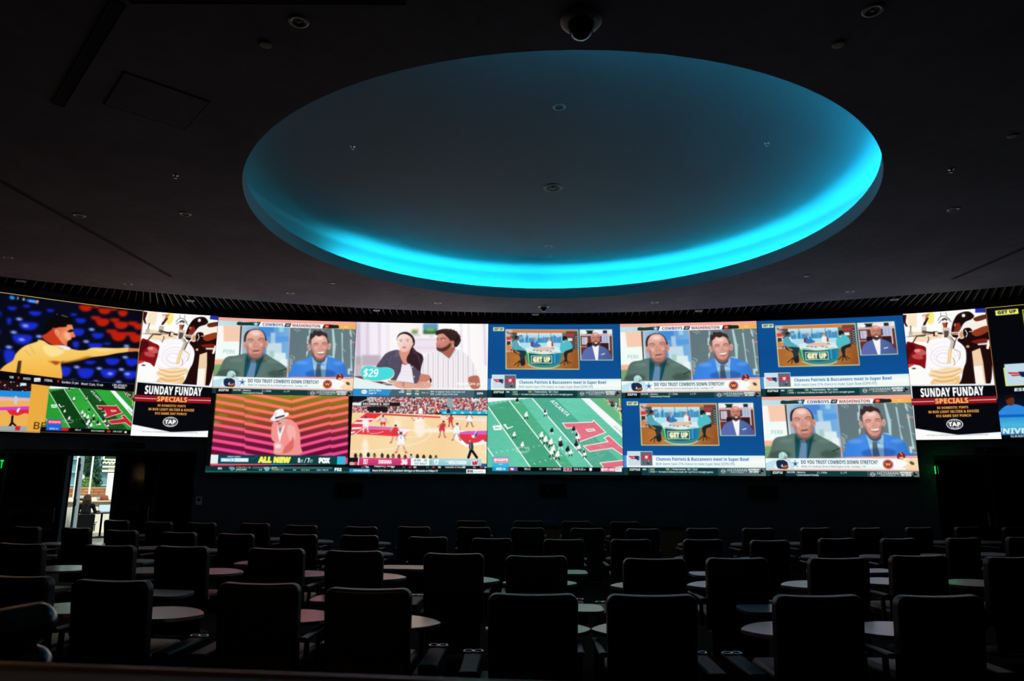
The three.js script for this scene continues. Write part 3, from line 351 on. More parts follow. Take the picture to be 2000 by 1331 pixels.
function picBasket() {
  const p = new Pic(1280, 720, 1000, [98, 77], [1941, 91], [49, 1116]), x = p.x;
  p.T().rect('#050608', 0, 0, 1000, 563);
  p.Z().clip(() => {
    p.rect('#2a2226', 60, 60, 1900, 320);
    const cc = ['#c8242c', '#e04048', '#f0eef0', '#c9c4d4', '#8c1c24', '#3a3034', '#d8b0a8', '#7f8aa0', '#1d181c', '#dfe6ee', '#b03038', '#a8b4c8', '#d83a44', '#f4d8d0'];
    for (let r = 0; r < 11; r++) for (let k = 0; k < 96; k++) { const cx = 80 + k * 20 + rnd() * 12, cy = 80 + r * 21 + rnd() * 10 + (cx > 1100 ? -14 : 0), c = cc[Math.floor(rnd() * cc.length)]; p.ell(c, cx, cy + 12, 11, 12).ell('#d9a898', cx, cy - 2, 5, 6); }
    p.rect('#131417', 90, 60, 200, 100).rect('#1a1416', 290, 215, 280, 80).rect('#7a8a96', 1385, 100, 80, 130);
    for (let k = 0; k < 5; k++) p.line('#c9d6dc', 5, 1385, 115 + k * 24, 1465, 113 + k * 24);
    for (let k = 0; k < 34; k++) p.ell(k % 3 ? '#201a20' : '#d8d4dc', 300 + k * 30, 285 + k * 1.4, 14, 12);
    p.poly('#e2ecee', 90, 165, 210, 168, 205, 205, 90, 200).line('#f4f8f8', 9, 180, 165, 365, 90).line('#b8c4d0', 22, 330, 95, 375, 100).rect('#5f6a70', 110, 205, 90, 14);
    // floor
    p.poly([100, 300, 1900, 1000, '#f4cd92', '#fad9a4', '#f6cf96', '#fbe0b0'], 60, 300, 500, 300, 1960, 345, 1960, 1100, 40, 1100);
    p.soft(10, () => { p.ell('#fff0dc', 1000, 480, 70, 150).ell('#fff4e4', 1230, 540, 330, 26).ell('#fdf0d8', 265, 780, 40, 130).ell('#fbe8c8', 700, 500, 60, 120); });
    for (let k = 0; k < 30; k++) p.line('rgba(220,160,90,0.25)', 3, 60, 420 + k * 24, 1950, 430 + k * 24);
    p.poly('#e23038', 80, 460, 280, 302, 520, 310, 400, 380, 120, 600, 60, 600).poly('#e23038', 500, 308, 1290, 352, 1285, 372, 490, 332).poly('#f8dce8', 1285, 352, 1950, 390, 1950, 420, 1290, 375);
    for (const q of [[190, 375, 390, 378, 370, 400, 160, 398], [130, 425, 330, 430, 300, 455, 100, 452], [90, 500, 230, 495, 200, 520, 80, 530], [75, 560, 140, 550, 110, 580, 70, 585]]) p.poly('#fbeef0', ...q);
    p.poly('#f6a8c8', 270, 478, 880, 512, 860, 540, 240, 520).poly('#e4323e', 250, 520, 860, 535, 800, 628, 120, 588).poly('#c85ac0', 285, 482, 640, 500, 600, 520, 270, 515).poly('#fbf0f0', 720, 512, 870, 520, 790, 600, 690, 580).text('NA', '#e06a90', 352, 268, 26, 18);
    p.line('#fbeef0', 8, 505, 315, 115, 600).line('#fbf4ec', 7, 875, 515, 780, 630).curve('#fdf4e8', 7, 660, 350, 900, 385, 1080, 460, 1150, 540, 1130, 620, 1000, 700, 700, 770, 400, 810, 70, 820).curve('#fdf4e8', 6, 860, 540, 1000, 545, 1065, 580, 960, 625, 790, 632).curve('#fbeef0', 6, 300, 580, 420, 580, 510, 555);
    // ribbon board, centre mark
    p.poly('#16a8d8', 1305, 255, 1950, 285, 1950, 345, 1300, 318).rect('#0a2a3a', 1300, 318, 660, 12);
    for (const q of [1350, 1480, 1590, 1700, 1820, 1930]) p.ell('#a8e4f4', q, 300, 24, 13);
    p.poly('#fdf8f4', 1450, 640, 1560, 545, 1950, 535, 1950, 710, 1620, 760, 1480, 660).poly('#e03040', 1525, 575, 1640, 548, 1950, 542, 1950, 705, 1885, 690, 1860, 665, 1800, 700, 1640, 725, 1520, 610).poly('#d258b0', 1530, 570, 1640, 548, 1950, 542, 1950, 600, 1540, 590).poly('#fdf8f8', 1700, 610, 1745, 600, 1770, 545, 1785, 560, 1760, 640, 1720, 640).poly('#3a4a9c', 1750, 600, 1785, 550, 1785, 600, 1745, 645).line('#2a1418', 6, 1525, 610, 1640, 722, 1700, 712).line('#fdf6ee', 8, 1890, 700, 1910, 1040).line('#fdf6ee', 6, 1870, 390, 1868, 520);
    // players
    const pl = (cx, cy, h, top, bot, skin, lean = 0, spread = 0.16) => {
      const q = h / 10; p.line(skin, q * 0.9, cx - q * 0.4, cy + q * 4, cx - h * spread, cy + q * 9).line(skin, q * 0.9, cx + q * 0.5, cy + q * 4, cx + h * spread, cy + q * 9).line('#d8403c', q * 0.7, cx - h * spread, cy + q * 9.2, cx - h * spread - q * 0.7, cy + q * 9.4).line('#d8403c', q * 0.7, cx + h * spread, cy + q * 9.2, cx + h * spread + q * 0.7, cy + q * 9.4);
      p.blob(bot, cx - q * 1.4, cy + q * 3.2, cx + q * 1.4, cy + q * 3.2, cx + q * 1.7, cy + q * 5.8, cx, cy + q * 5.2, cx - q * 1.7, cy + q * 5.8).blob(top, cx - q * 1.5 + lean, cy + q, cx + q * 1.5 + lean, cy + q, cx + q * 1.3, cy + q * 3.6, cx - q * 1.3, cy + q * 3.6);
      p.line(skin, q * 0.6, cx - q * 1.4 + lean, cy + q * 1.3, cx - q * 2.6, cy + q * 3).line(skin, q * 0.6, cx + q * 1.4 + lean, cy + q * 1.3, cx + q * 2.4, cy + q * 3).ell(skin, cx + lean * 1.3, cy + q * 0.2, q * 0.7, q * 0.85).ell('#241a1a', cx + lean * 1.3, cy - q * 0.3, q * 0.7, q * 0.5);
    };
    pl(505, 350, 200, '#e8c8cc', '#d8303c', '#c08a74'); p.line('#c08a74', 9, 480, 375, 425, 425).line('#c08a74', 9, 535, 375, 575, 440);
    pl(665, 480, 240, '#d8303c', '#d8303c', '#c89080', 8, 0.2); pl(745, 585, 270, '#f4f6fa', '#eef2f8', '#d0a090', 0, 0.22); pl(1305, 425, 220, '#c8303c', '#d8303c', '#b88070', 18); pl(1425, 340, 160, '#d8303c', '#d8303c', '#6a4438', 8); pl(1500, 455, 230, '#f2f4f8', '#eef2f8', '#c89888', 12, 0.2); pl(1685, 320, 180, '#f2f4f8', '#eef2f8', '#8a6050', 0, 0.22); pl(1018, 225, 160, '#f4f6fa', '#f0f2f6', '#c89888'); pl(270, 370, 220, '#f8f4f4', '#f4eef0', '#e8d0cc'); pl(1400, 230, 130, '#20304a', '#141c2a', '#c09080');
    p.ell('#6a3a28', 900, 380, 10, 8).ell('#6a3a28', 925, 400, 10, 7).tz('5', '#3a5a9c', 735, 655, 752, 655, 30).Z();
    p.line('#0b0a0c', 34, 1695, 800, 1655, 905).line('#0b0a0c', 34, 1700, 800, 1770, 905).blob('#24303c', 1670, 720, 1700, 700, 1725, 725, 1720, 800, 1675, 800).line('#dfe4e8', 6, 1690, 712, 1690, 790).ell('#c89888', 1682, 685, 12, 16);
    for (const [a, b, c] of [[135, 880, '#1b1a24'], [205, 880, '#5a4a40'], [305, 870, '#14203a'], [388, 880, '#7a6a4a'], [490, 880, '#2a3a24'], [568, 892, '#3a3020'], [638, 888, '#6a6440'], [716, 892, '#5a2a24'], [800, 900, '#4a4038'], [880, 890, '#a8b0d0'], [965, 892, '#2a241c'], [1050, 900, '#2a3018'], [1140, 902, '#2a3018'], [1215, 908, '#8a7a6a']]) p.ell(c, a, b, 22, 30).ell('#2a1c18', a, b - 22, 12, 14);
    p.rect('#101014', 40, 905, 130, 100).ell('#d8303c', 140, 985, 40, 26).ell('#c8a8b0', 85, 985, 40, 24).rect('#0a0a0e', 40, 1005, 1900, 50);
    for (let k = 0; k < 22; k++) p.rect(['#c82c34', '#d8d8dc', '#16161c', '#2a5a4a'][k % 4], 180 + k * 80 + rnd() * 30, 1022, 40, 24);
    p.poly('#1d4a8c', 1830, 985, 1900, 990, 1900, 1030, 1820, 1030);
    p.rect('#fbfbfb', 1730, 85, 105, 48);
  }, 95, 80, 1945, 90, 1938, 1048, 52, 1040);
  p.smooth(2.5, 0.7);
  p.tz('B1G', '#16202c', 1740, 108, 1830, 108, 18, { bold: 8 }).tz('NETWORK', '#2aa8c8', 1745, 128, 1822, 128, 8);
  p.T().rect('rgba(14,12,14,0.92)', 70, 42, 280, 27).text('DECEMBER 8, 2021', '#f2f4f4', 76, 63, 196, 16, { bold: 3 });
  p.rect([0, 450, 0, 502, '#d83c78', '#b82c62'], 64, 450, 380, 52).rect('#f4f6f8', 444, 450, 134, 52).rect([0, 450, 0, 502, '#9fd4dc', '#86c2cc'], 578, 450, 384, 52).rect('#f8fafc', 60, 450, 7, 52);
  p.rect('#fbf8f8', 112, 460, 5, 34).text('IU', '#fbf6f8', 98, 492, 34, 32, { face: 'serif', bold: 6 }).text('INDIANA', '#fdf4f8', 208, 489, 96, 25, { bold: 8 }).text('36', '#fdf4f8', 373, 494, 46, 34, { bold: 10 }).text('4:40', '#4a8a9c', 466, 473, 50, 17).text('25', '#4a8a9c', 538, 473, 26, 17).text('1ST HALF', '#4a8a9c', 468, 496, 92, 15).text('17', '#f8fcfc', 612, 494, 36, 34, { bold: 8 }).rect('#5a9a7a', 582, 468, 15, 20).rect('#a8dce0', 586, 472, 7, 12).text('24', '#f8fcfc', 694, 476, 22, 8).text('WISCONSIN', '#f8fcfc', 720, 490, 132, 23, { bold: 6 });
  p.poly('#f4f6f8', 890, 466, 944, 456, 934, 498, 888, 500).poly('#c8202c', 894, 470, 904, 468, 908, 482, 914, 466, 924, 466, 926, 480, 932, 460, 940, 460, 930, 494, 896, 496);
  p.text('21', '#e4e8ea', 108, 514, 20, 9).text('TIMEOUTS: 3   FOULS: 4', '#eef0f2', 178, 514, 150, 9, { bold: 3 }).text('TIMEOUTS: 3   FOULS: 5', '#eef0f2', 695, 518, 148, 9, { bold: 3 }).text('12', '#e4e8ea', 902, 518, 18, 9);
  p.rect('#0a1c20', 0, 524, 1000, 32).rect('#0f3438', 0, 554, 1000, 9).rect('#3f7f84', 0, 552, 1000, 2).rect('#2a86b8', 0, 526, 150, 27).text('PROGRAM ALERT', '#eaf6fa', 30, 545, 112, 11, { bold: 4 }).text("Watch B1G Women's Basketball: Michigan at Wisconsin at 9:00pm ET", '#f6fafa', 166, 546, 478, 13, { bold: 3 });
  p.rect('#f8fafa', 852, 526, 142, 30).text('B1G', '#142430', 860, 549, 42, 16, { bold: 8 }).text('NETWORK', '#8fa8b4', 908, 548, 66, 9);
  return p;
}

// the football game, also shown small and in stronger colours on the outer panel
function drawFootball(p, strong) {
  const G = strong ? ['#1f8f2c', '#2fa638', '#0b3a12', '#e8f6ee', '#c21824'] : ['#4fb896', '#63c8a8', '#3f9c74', '#f4faf8', '#dc6678'];
  p.rect([50, 60, 1900, 1000, G[0], G[1], G[0]], 0, 40, 2000, 1100);
  const band = (c, ...q) => p.poly(c, ...q);
  band(G[2], 60, 180, 350, 100, 1060, 1010, 640, 1010);
  if (!strong) band('#48a87c', 350, 100, 500, 70, 1240, 1010, 1060, 1010);
  band(strong ? '#114a18' : '#46a486', 690, 60, 1000, 60, 1945, 1000, 1500, 1010);
  p.soft(3, () => { for (let k = 0; k < 170; k++) { const a = 60 + rnd() * 1850, b = 80 + rnd() * 900; p.line(strong ? (k % 2 ? 'rgba(60,190,60,0.35)' : 'rgba(4,40,8,0.4)') : (k % 2 ? 'rgba(120,215,180,0.4)' : 'rgba(50,130,96,0.35)'), 6, a, b, a + 50 + rnd() * 60, b + (rnd() - 0.5) * 24); } });
  band('#f4f8f6', 50, 57, 690, 57, 480, 75, 50, 120);
  for (const q of [[60, 190, 640, 1010], [355, 100, 1065, 1010], [675, 60, 1500, 1010], [45, 745, 130, 870]]) p.line(G[3], 15, ...q);
  for (let k = 0; k < 8; k++) p.line(G[3], 6, 90 + k * 66, 132 - k * 8, 110 + k * 66, 136 - k * 8);
  for (let k = 0; k < 5; k++) p.line(G[3], 7, 90 + k * 76, 822 - k * 14, 105 + k * 76, 838 - k * 14);
  for (let k = 0; k < 14; k++) p.line(G[3], 7, 540 + k * 76, 1000 - k * 22, 556 + k * 76, 1016 - k * 22);
  for (let k = 0; k < 8; k++) p.line(G[3], 6, 610 + k * 74, 740 - k * 14, 624 + k * 74, 756 - k * 14);
  p.line(G[3], 26, 132, 460, 228, 452).line(G[3], 26, 146, 500, 236, 492).line(G[3], 22, 135, 462, 150, 500).line(G[3], 22, 225, 455, 236, 492).line(G[3], 22, 285, 435, 330, 485).line(G[3], 14, 330, 485, 400, 458).line(G[3], 14, 280, 440, 305, 432);
  band('#f4f8f6', 1365, 60, 1480, 60, 1945, 480, 1945, 625);
  band(strong ? '#2f8f36' : '#5fb07a', 1490, 60, 1690, 60, 1945, 300, 1945, 470); band(strong ? '#1d3a1a' : '#53805a', 1690, 60, 1945, 60, 1945, 290);
  p.line('#d9d870', 8, 1690, 65, 1790, 160, 1945, 330).line('#e8e88a', 12, 1900, 60, 1905, 350, 1945, 385);
  for (let k = 0; k < 24; k++) { const a = 1730 + rnd() * 190; p.ell(['#20242a', '#dfe4e6', '#c8343c', '#2a4a8c', '#c8a890'][k % 5], a, 70 + (a - 1730) * 0.6 + rnd() * 60, 13, 20); }
  // end zone letters
  const L = (...q) => { p.poly('#fbf6f4', ...q); };
  const q1 = [1110, 412, 1520, 398, 1530, 375, 1685, 530, 1335, 655, 1310, 640, 1350, 600, 1290, 500, 1240, 470, 1150, 470];
  p.x.lineJoin = 'miter'; p.x.lineWidth = 22; p.x.strokeStyle = '#f8f2f0';
  const shape = (c, q, hole) => { p.x.beginPath(); for (let i = 0; i < q.length; i += 2) i ? p.x.lineTo(q[i], q[i + 1]) : p.x.moveTo(q[0], q[1]); p.x.closePath(); if (hole) { for (let i = 0; i < hole.length; i += 2) i ? p.x.lineTo(hole[i], hole[i + 1]) : p.x.moveTo(hole[0], hole[1]); p.x.closePath(); } p.x.strokeStyle = '#f8f2f0'; p.x.lineWidth = 24; p.x.stroke(); p.x.fillStyle = c; p.x.fill('evenodd'); };
  shape(G[4], q1, [1410, 490, 1530, 480, 1560, 510, 1455, 530]);
  shape(G[4], [1395, 725, 1735, 665, 1680, 610, 1735, 585, 1960, 790, 1960, 835, 1900, 825, 1780, 740, 1470, 790]);
  shape(G[4], [1615, 955, 1960, 915, 1960, 985, 1700, 1020, 1660, 1012]);
  for (let k = 0; k < 40; k++) p.line(strong ? 'rgba(255,120,120,0.25)' : 'rgba(255,170,180,0.35)', 4, 1150 + rnd() * 780, 400 + rnd() * 580, 1190 + rnd() * 780, 400 + rnd() * 580);
  p.x.save(); p.x.transform(0.62, 0.56, -0.62, 0.26, 962, 84); p.x.font = 'bold 118px sans-serif'; p.x.fillStyle = '#f4f8f6'; p.x.transform(0.74, 0, 0, 1, 0, 62); p.x.fillText('ATLANTA', 0, 0); p.x.restore();
  p.x.save(); p.x.transform(0.6, 0.5, -0.5, 0.3, 1800, 450); p.x.font = 'bold 60px sans-serif'; p.x.fillStyle = strong ? '#3a8a5a' : '#7fbfae'; p.x.fillText('ATLANTA', 0, 0); p.x.restore();
  // players
  const man = (a, b, w, s = 1) => { const c = w ? ['#f4f0f0', '#1c1c22'] : ['#1b1b22', '#e6e4e8']; p.line(c[1], 13 * s, a - 6, b + 30 * s, a - 24 * s, b + 66 * s).line(c[1], 13 * s, a + 6, b + 30 * s, a + 22 * s, b + 64 * s).ell(c[0], a, b + 10, 24 * s, 30 * s, 0.3).ell(w ? '#fbfafa' : '#2a2a32', a + 8 * s, b - 24 * s, 12 * s, 12 * s).line(c[0], 10 * s, a, b, a + 28 * s, b + 20 * s); };
  if (strong) p.soft(1, () => p.ell('rgba(0,0,0,0.5)', 930, 760, 130, 60));
  for (const [a, b, w, s] of [[465, 80, 0, 0.8], [590, 285, 1, 1], [862, 255, 1, 0.9], [855, 235, 0, 0.6], [945, 500, 0, 0.9], [420, 560, 1, 0.9], [532, 700, 1, 0.95], [800, 565, 1, 1.1], [855, 625, 1, 1.2], [930, 660, 1, 1.2], [960, 750, 1, 1.2], [935, 800, 1, 1.1], [1060, 620, 1, 0.8], [1065, 690, 0, 1.2], [1160, 760, 0, 1.1], [1200, 800, 1, 0.9], [1020, 830, 1, 1.2], [1250, 480, 0, 0.9], [1300, 590, 1, 1], [1290, 560, 0, 0.6], [1280, 690, 0, 1], [1320, 730, 1, 0.9], [1395, 820, 1, 0.9], [1390, 790, 0, 0.5]]) man(a, b, w, s);
  p.ring('rgba(244,250,250,0.85)', 6, 535, 778, 95, 36).ring('rgba(244,250,250,0.7)', 5, 535, 778, 65, 24);
}
function picFootball() {
  const p = new Pic(1280, 720, 1000, [50, 57], [1928, 57], [39, 1114]);
  p.T().rect('#0f2c2e', 0, 0, 1000, 563); p.Z().clip(() => drawFootball(p, false), 50, 57, 1928, 57, 1945, 1020, 45, 1020);
  p.T().rect('#0f2c2e', 0, 536, 1000, 27).rect('#020304', 38, 508, 930, 30).rect('#2cb0e0', 40, 434, 122, 104).rect('#e86a84', 48, 440, 112, 34).rect('#f4b48a', 48, 474, 112, 5).text('@GMFB', '#fdf6f6', 52, 466, 104, 19, { bold: 6 }).text('NYE', '#d6f0f8', 90, 494, 24, 9).rect('#1d8fd0', 40, 508, 122, 30).text('WEEK 14', '#eaf8fc', 68, 531, 68, 17, { bold: 5 });
  p.rect('#c8283c', 165, 510, 62, 27).blob('#2a5ac0', 186, 530, 190, 514, 214, 512, 222, 522, 214, 534).blob('#f4f6f8', 172, 520, 190, 516, 200, 524, 186, 532).text('BILLS', '#f4f6f6', 276, 530, 46, 16).text('AT', '#dfe4e4', 386, 529, 20, 13, { font: '' }).text('BUCCANEERS', '#f4f6f6', 440, 530, 108, 16).rect('#8f9ba0', 562, 509, 64, 29).poly('#c82440', 576, 530, 582, 514, 606, 512, 620, 516, 614, 532).ell('#f4e8e8', 598, 522, 5, 5).text('SUN 4:25', '#f4f6f6', 638, 530, 72, 16).text('ET', '#f4f6f6', 713, 530, 16, 10).ell('#f8fafa', 763, 522, 11, 12).rect('#e06a84', 836, 510, 106, 28).text('PIT - MIN', '#fdf6f6', 862, 531, 74, 16, { bold: 5 }).ell('#eaf0f4', 850, 523, 9, 12).rect('#f4f4f4', 942, 510, 48, 28).text('8ET', '#8a9096', 950, 529, 24, 12);
  return p;
}

function picAd() {
  const p = new Pic(760, 1360, 559, [58, 142], [770, 95], [180, 1245]), x = p.x;                   // 559 x 1000 units
  p.Z().rect('#fdfcf8', 30, 80, 920, 720);
  p.clip(() => {
    p.soft(3, () => { p.rect('#f8e4c0', 105, 130, 80, 130).ell('#f4ea7a', 305, 175, 36, 60).rect('#f6d8b0', 150, 300, 260, 90).rect('#f0f0ea', 520, 150, 260, 140).rect('#fbeedc', 660, 180, 100, 40); });
    p.poly('#3a0a08', 58, 150, 92, 150, 84, 215, 105, 262, 80, 250, 62, 210);
    // taps
    p.poly('#c8724a', 232, 150, 300, 138, 262, 215, 248, 215).poly('#2a1210', 280, 172, 292, 176, 262, 240, 240, 250, 246, 215).poly('#f4ece4', 238, 160, 262, 150, 256, 210, 244, 215).rect('#b8aca0', 226, 255, 46, 60).rect('#5a4a44', 232, 290, 34, 30).line('#54423a', 9, 130, 250, 128, 330).rect('#bcae9e', 112, 300, 36, 40).line('#d8ccc0', 14, 85, 350, 240, 320).line('#7a5a48', 6, 110, 348, 320, 318);
    p.line('#3a221c', 16, 270, 305, 420, 315).rect('#2a0e0c', 330, 295, 40, 44).rect('#f0d8c0', 345, 300, 26, 34).rect('#fbfaf6', 392, 150, 90, 70).curve('#3a3a34', 5, 372, 200, 392, 168, 430, 160, 478, 190).curve('#3a3a34', 5, 378, 222, 430, 178, 490, 212).ell('#2f302a', 430, 196, 22, 14).ell('#f4f2ea', 430, 203, 14, 9).line('#3a3a34', 4, 395, 130, 400, 165).line('#3a3a34', 4, 440, 126, 450, 160);
    p.poly('#b4402c', 408, 220, 458, 216, 448, 262, 420, 264).poly('#2a0c0a', 444, 216, 458, 216, 448, 262, 440, 262).rect('#cdbfb0', 412, 262, 64, 60).rect('#54403a', 425, 290, 40, 60).line('#4a322c', 12, 150, 400, 185, 340, 262, 335).line('#efe4d8', 10, 262, 340, 285, 350, 275, 395).line('#54382e', 8, 285, 345, 292, 362, 280, 398);
    // faucet and handle
    p.blob('#160606', 490, 330, 495, 240, 530, 160, 580, 128, 640, 124, 680, 160, 660, 190, 600, 220, 560, 290, 540, 350).ell('#f6f0ec', 592, 157, 15, 15).ell('#d8784a', 522, 240, 12, 14).blob('#7c2018', 510, 290, 540, 220, 570, 250, 540, 330);
    p.blob('#1a0606', 540, 370, 620, 330, 720, 300, 800, 330, 800, 760, 520, 760, 560, 660, 610, 560, 600, 440).poly('#f0c8a0', 660, 470, 728, 440, 752, 560, 775, 760, 690, 760, 672, 590).poly('#fbf4ea', 672, 600, 740, 590, 762, 760, 692, 760).blob('#6a1a10', 660, 380, 780, 360, 800, 420, 690, 400).ell('#c89868', 626, 428, 14, 12).line('#e8dcd0', 14, 715, 410, 790, 402).line('#fbf2ea', 22, 790, 440, 800, 380).blob('#8a3218', 660, 300, 780, 250, 790, 300, 700, 340).blob('#f8ece0', 620, 260, 760, 190, 770, 240, 660, 290).blob('#5a2418', 680, 180, 780, 150, 785, 185, 700, 210);
    p.rect('#cdbcac', 480, 300, 70, 26).line('#3a2a24', 5, 485, 320, 560, 312).ell('#e8dccf', 575, 322, 30, 40).ell('#c8906a', 575, 325, 18, 28).blob('#140606', 590, 280, 640, 265, 665, 295, 640, 340, 600, 350).curve('#f4efe8', 7, 606, 285, 622, 315, 612, 345).line('#f0e8e0', 6, 640, 300, 668, 296);
    // hand
    p.blob('#7a0c10', 90, 410, 130, 395, 200, 415, 260, 435, 268, 480, 262, 620, 210, 600, 130, 590, 100, 580).blob('#c05050', 160, 470, 200, 450, 250, 465, 262, 500, 200, 510).blob('#b84040', 145, 510, 200, 500, 240, 520, 230, 545, 160, 540).blob('#4a0608', 100, 420, 150, 410, 170, 450, 130, 500, 100, 560).soft(3, () => p.ell('#e88a80', 190, 470, 28, 12)).poly('#e02a30', 105, 590, 175, 588, 108, 625).blob('#2a2a28', 140, 630, 160, 620, 180, 628, 160, 634);
    // glass
    p.blob('#fbf9fb', 278, 470, 285, 400, 340, 362, 450, 358, 545, 385, 600, 440, 612, 510, 590, 620, 530, 760, 270, 760, 262, 620);
    for (const [a, b, r, s, c] of [[430, 520, 120, 90, '#d8d0e0'], [430, 520, 90, 64, '#e0dae8'], [420, 530, 60, 44, '#cfc6da'], [440, 460, 130, 70, '#ece6f0']]) p.ring(c, 5, a, b, r, s);
    p.soft(3, () => { p.blob('#f0bc7c', 330, 720, 400, 690, 520, 680, 560, 690, 530, 765, 320, 765).blob('#f4d09c', 300, 660, 420, 620, 560, 610, 570, 660, 430, 690, 310, 700); });
    for (let k = 0; k < 7; k++) p.curve(k % 2 ? '#e0a058' : '#f8e4c4', 7, 300 + k * 6, 620 + k * 20, 400, 640 + k * 19, 500, 625 + k * 19, 570 - k * 8, 600 + k * 20);
    p.poly('#e8b870', 462, 450, 494, 448, 480, 580, 452, 580).poly('#f6dca0', 470, 450, 484, 450, 470, 580, 460, 580).curve('#b89a80', 6, 505, 450, 560, 480, 555, 540).curve('#a88a74', 7, 500, 530, 515, 560, 508, 590);
    p.line('#c4b4a8', 30, 470, 345, 500, 380, 488, 440).line('#6a4a3c', 7, 485, 350, 516, 385, 504, 442).line('#3a221c', 8, 535, 345, 520, 385, 506, 440);
    p.rect('#1a2a9c', 690, 90, 90, 45);
  }, 58, 142, 770, 95, 850, 742, 124, 768);
  p.smooth(2.5, 0.7);
  // the list of specials
  p.Z().poly('#e6eef0', 118, 768, 855, 740, 920, 1232, 170, 1245).poly('#04040a', 140, 782, 848, 756, 900, 1140, 540, 1182, 175, 1148);
  p.clip(() => p.rect('#fafbfa', 100, 1120, 860, 140), 165, 1150, 250, 1160, 400, 1182, 540, 1184, 700, 1172, 905, 1138, 925, 1240, 160, 1250);
  p.T();
  const [sx, sy] = p.at(215, 872), [ex] = p.at(762, 860);
  p.text('SUNDAY FUNDAY', '#f8fafa', sx + 5, sy + 2, 420, 64, { bold: 5 });
  p.rect('#8c1218', 0, 680, 559, 52).rect('#5a0a0e', 0, 728, 559, 5).rect('#f0dcdc', 0, 703, 155, 5).rect('#f0dcdc', 384, 703, 175, 5);
  p.text('SPECIALS', '#f8b45a', 158, 724, 222, 38, { bold: 5 });
  p.text('$5 DOMESTIC PINTS', '#f4a048', 166, 766, 208, 18, { bold: 4 }).text('$6 BUD LIGHT SELTZER & KOOZIE', '#f4a048', 104, 797, 336, 19, { bold: 4 }).text('$12 GAME DAY PUNCH', '#f4a048', 154, 829, 232, 19, { bold: 4 });
  p.ell('#f4f6f6', 272, 885, 55, 40).ell('#08080e', 272, 885, 49, 35).ring('#f4f6f6', 3, 272, 885, 40, 27).text('TAP', '#f8fafa', 232, 900, 80, 31, { bold: 8, edge: '#08080e', edgeW: 24 }).text('SPORTS BAR', '#d8dcdc', 244, 918, 56, 7).ell('#f4f6f6', 256, 857, 3, 3).ell('#f4f6f6', 272, 854, 3, 3).ell('#f4f6f6', 288, 857, 3, 3);
  p.text('*TAP IS NOW A 21+ ESTABLISHMENT AND CAN ONLY BE ACCESSED VIA THE CASINO FLOOR', '#7a8086', 72, 970, 408, 7);
  return p;
}

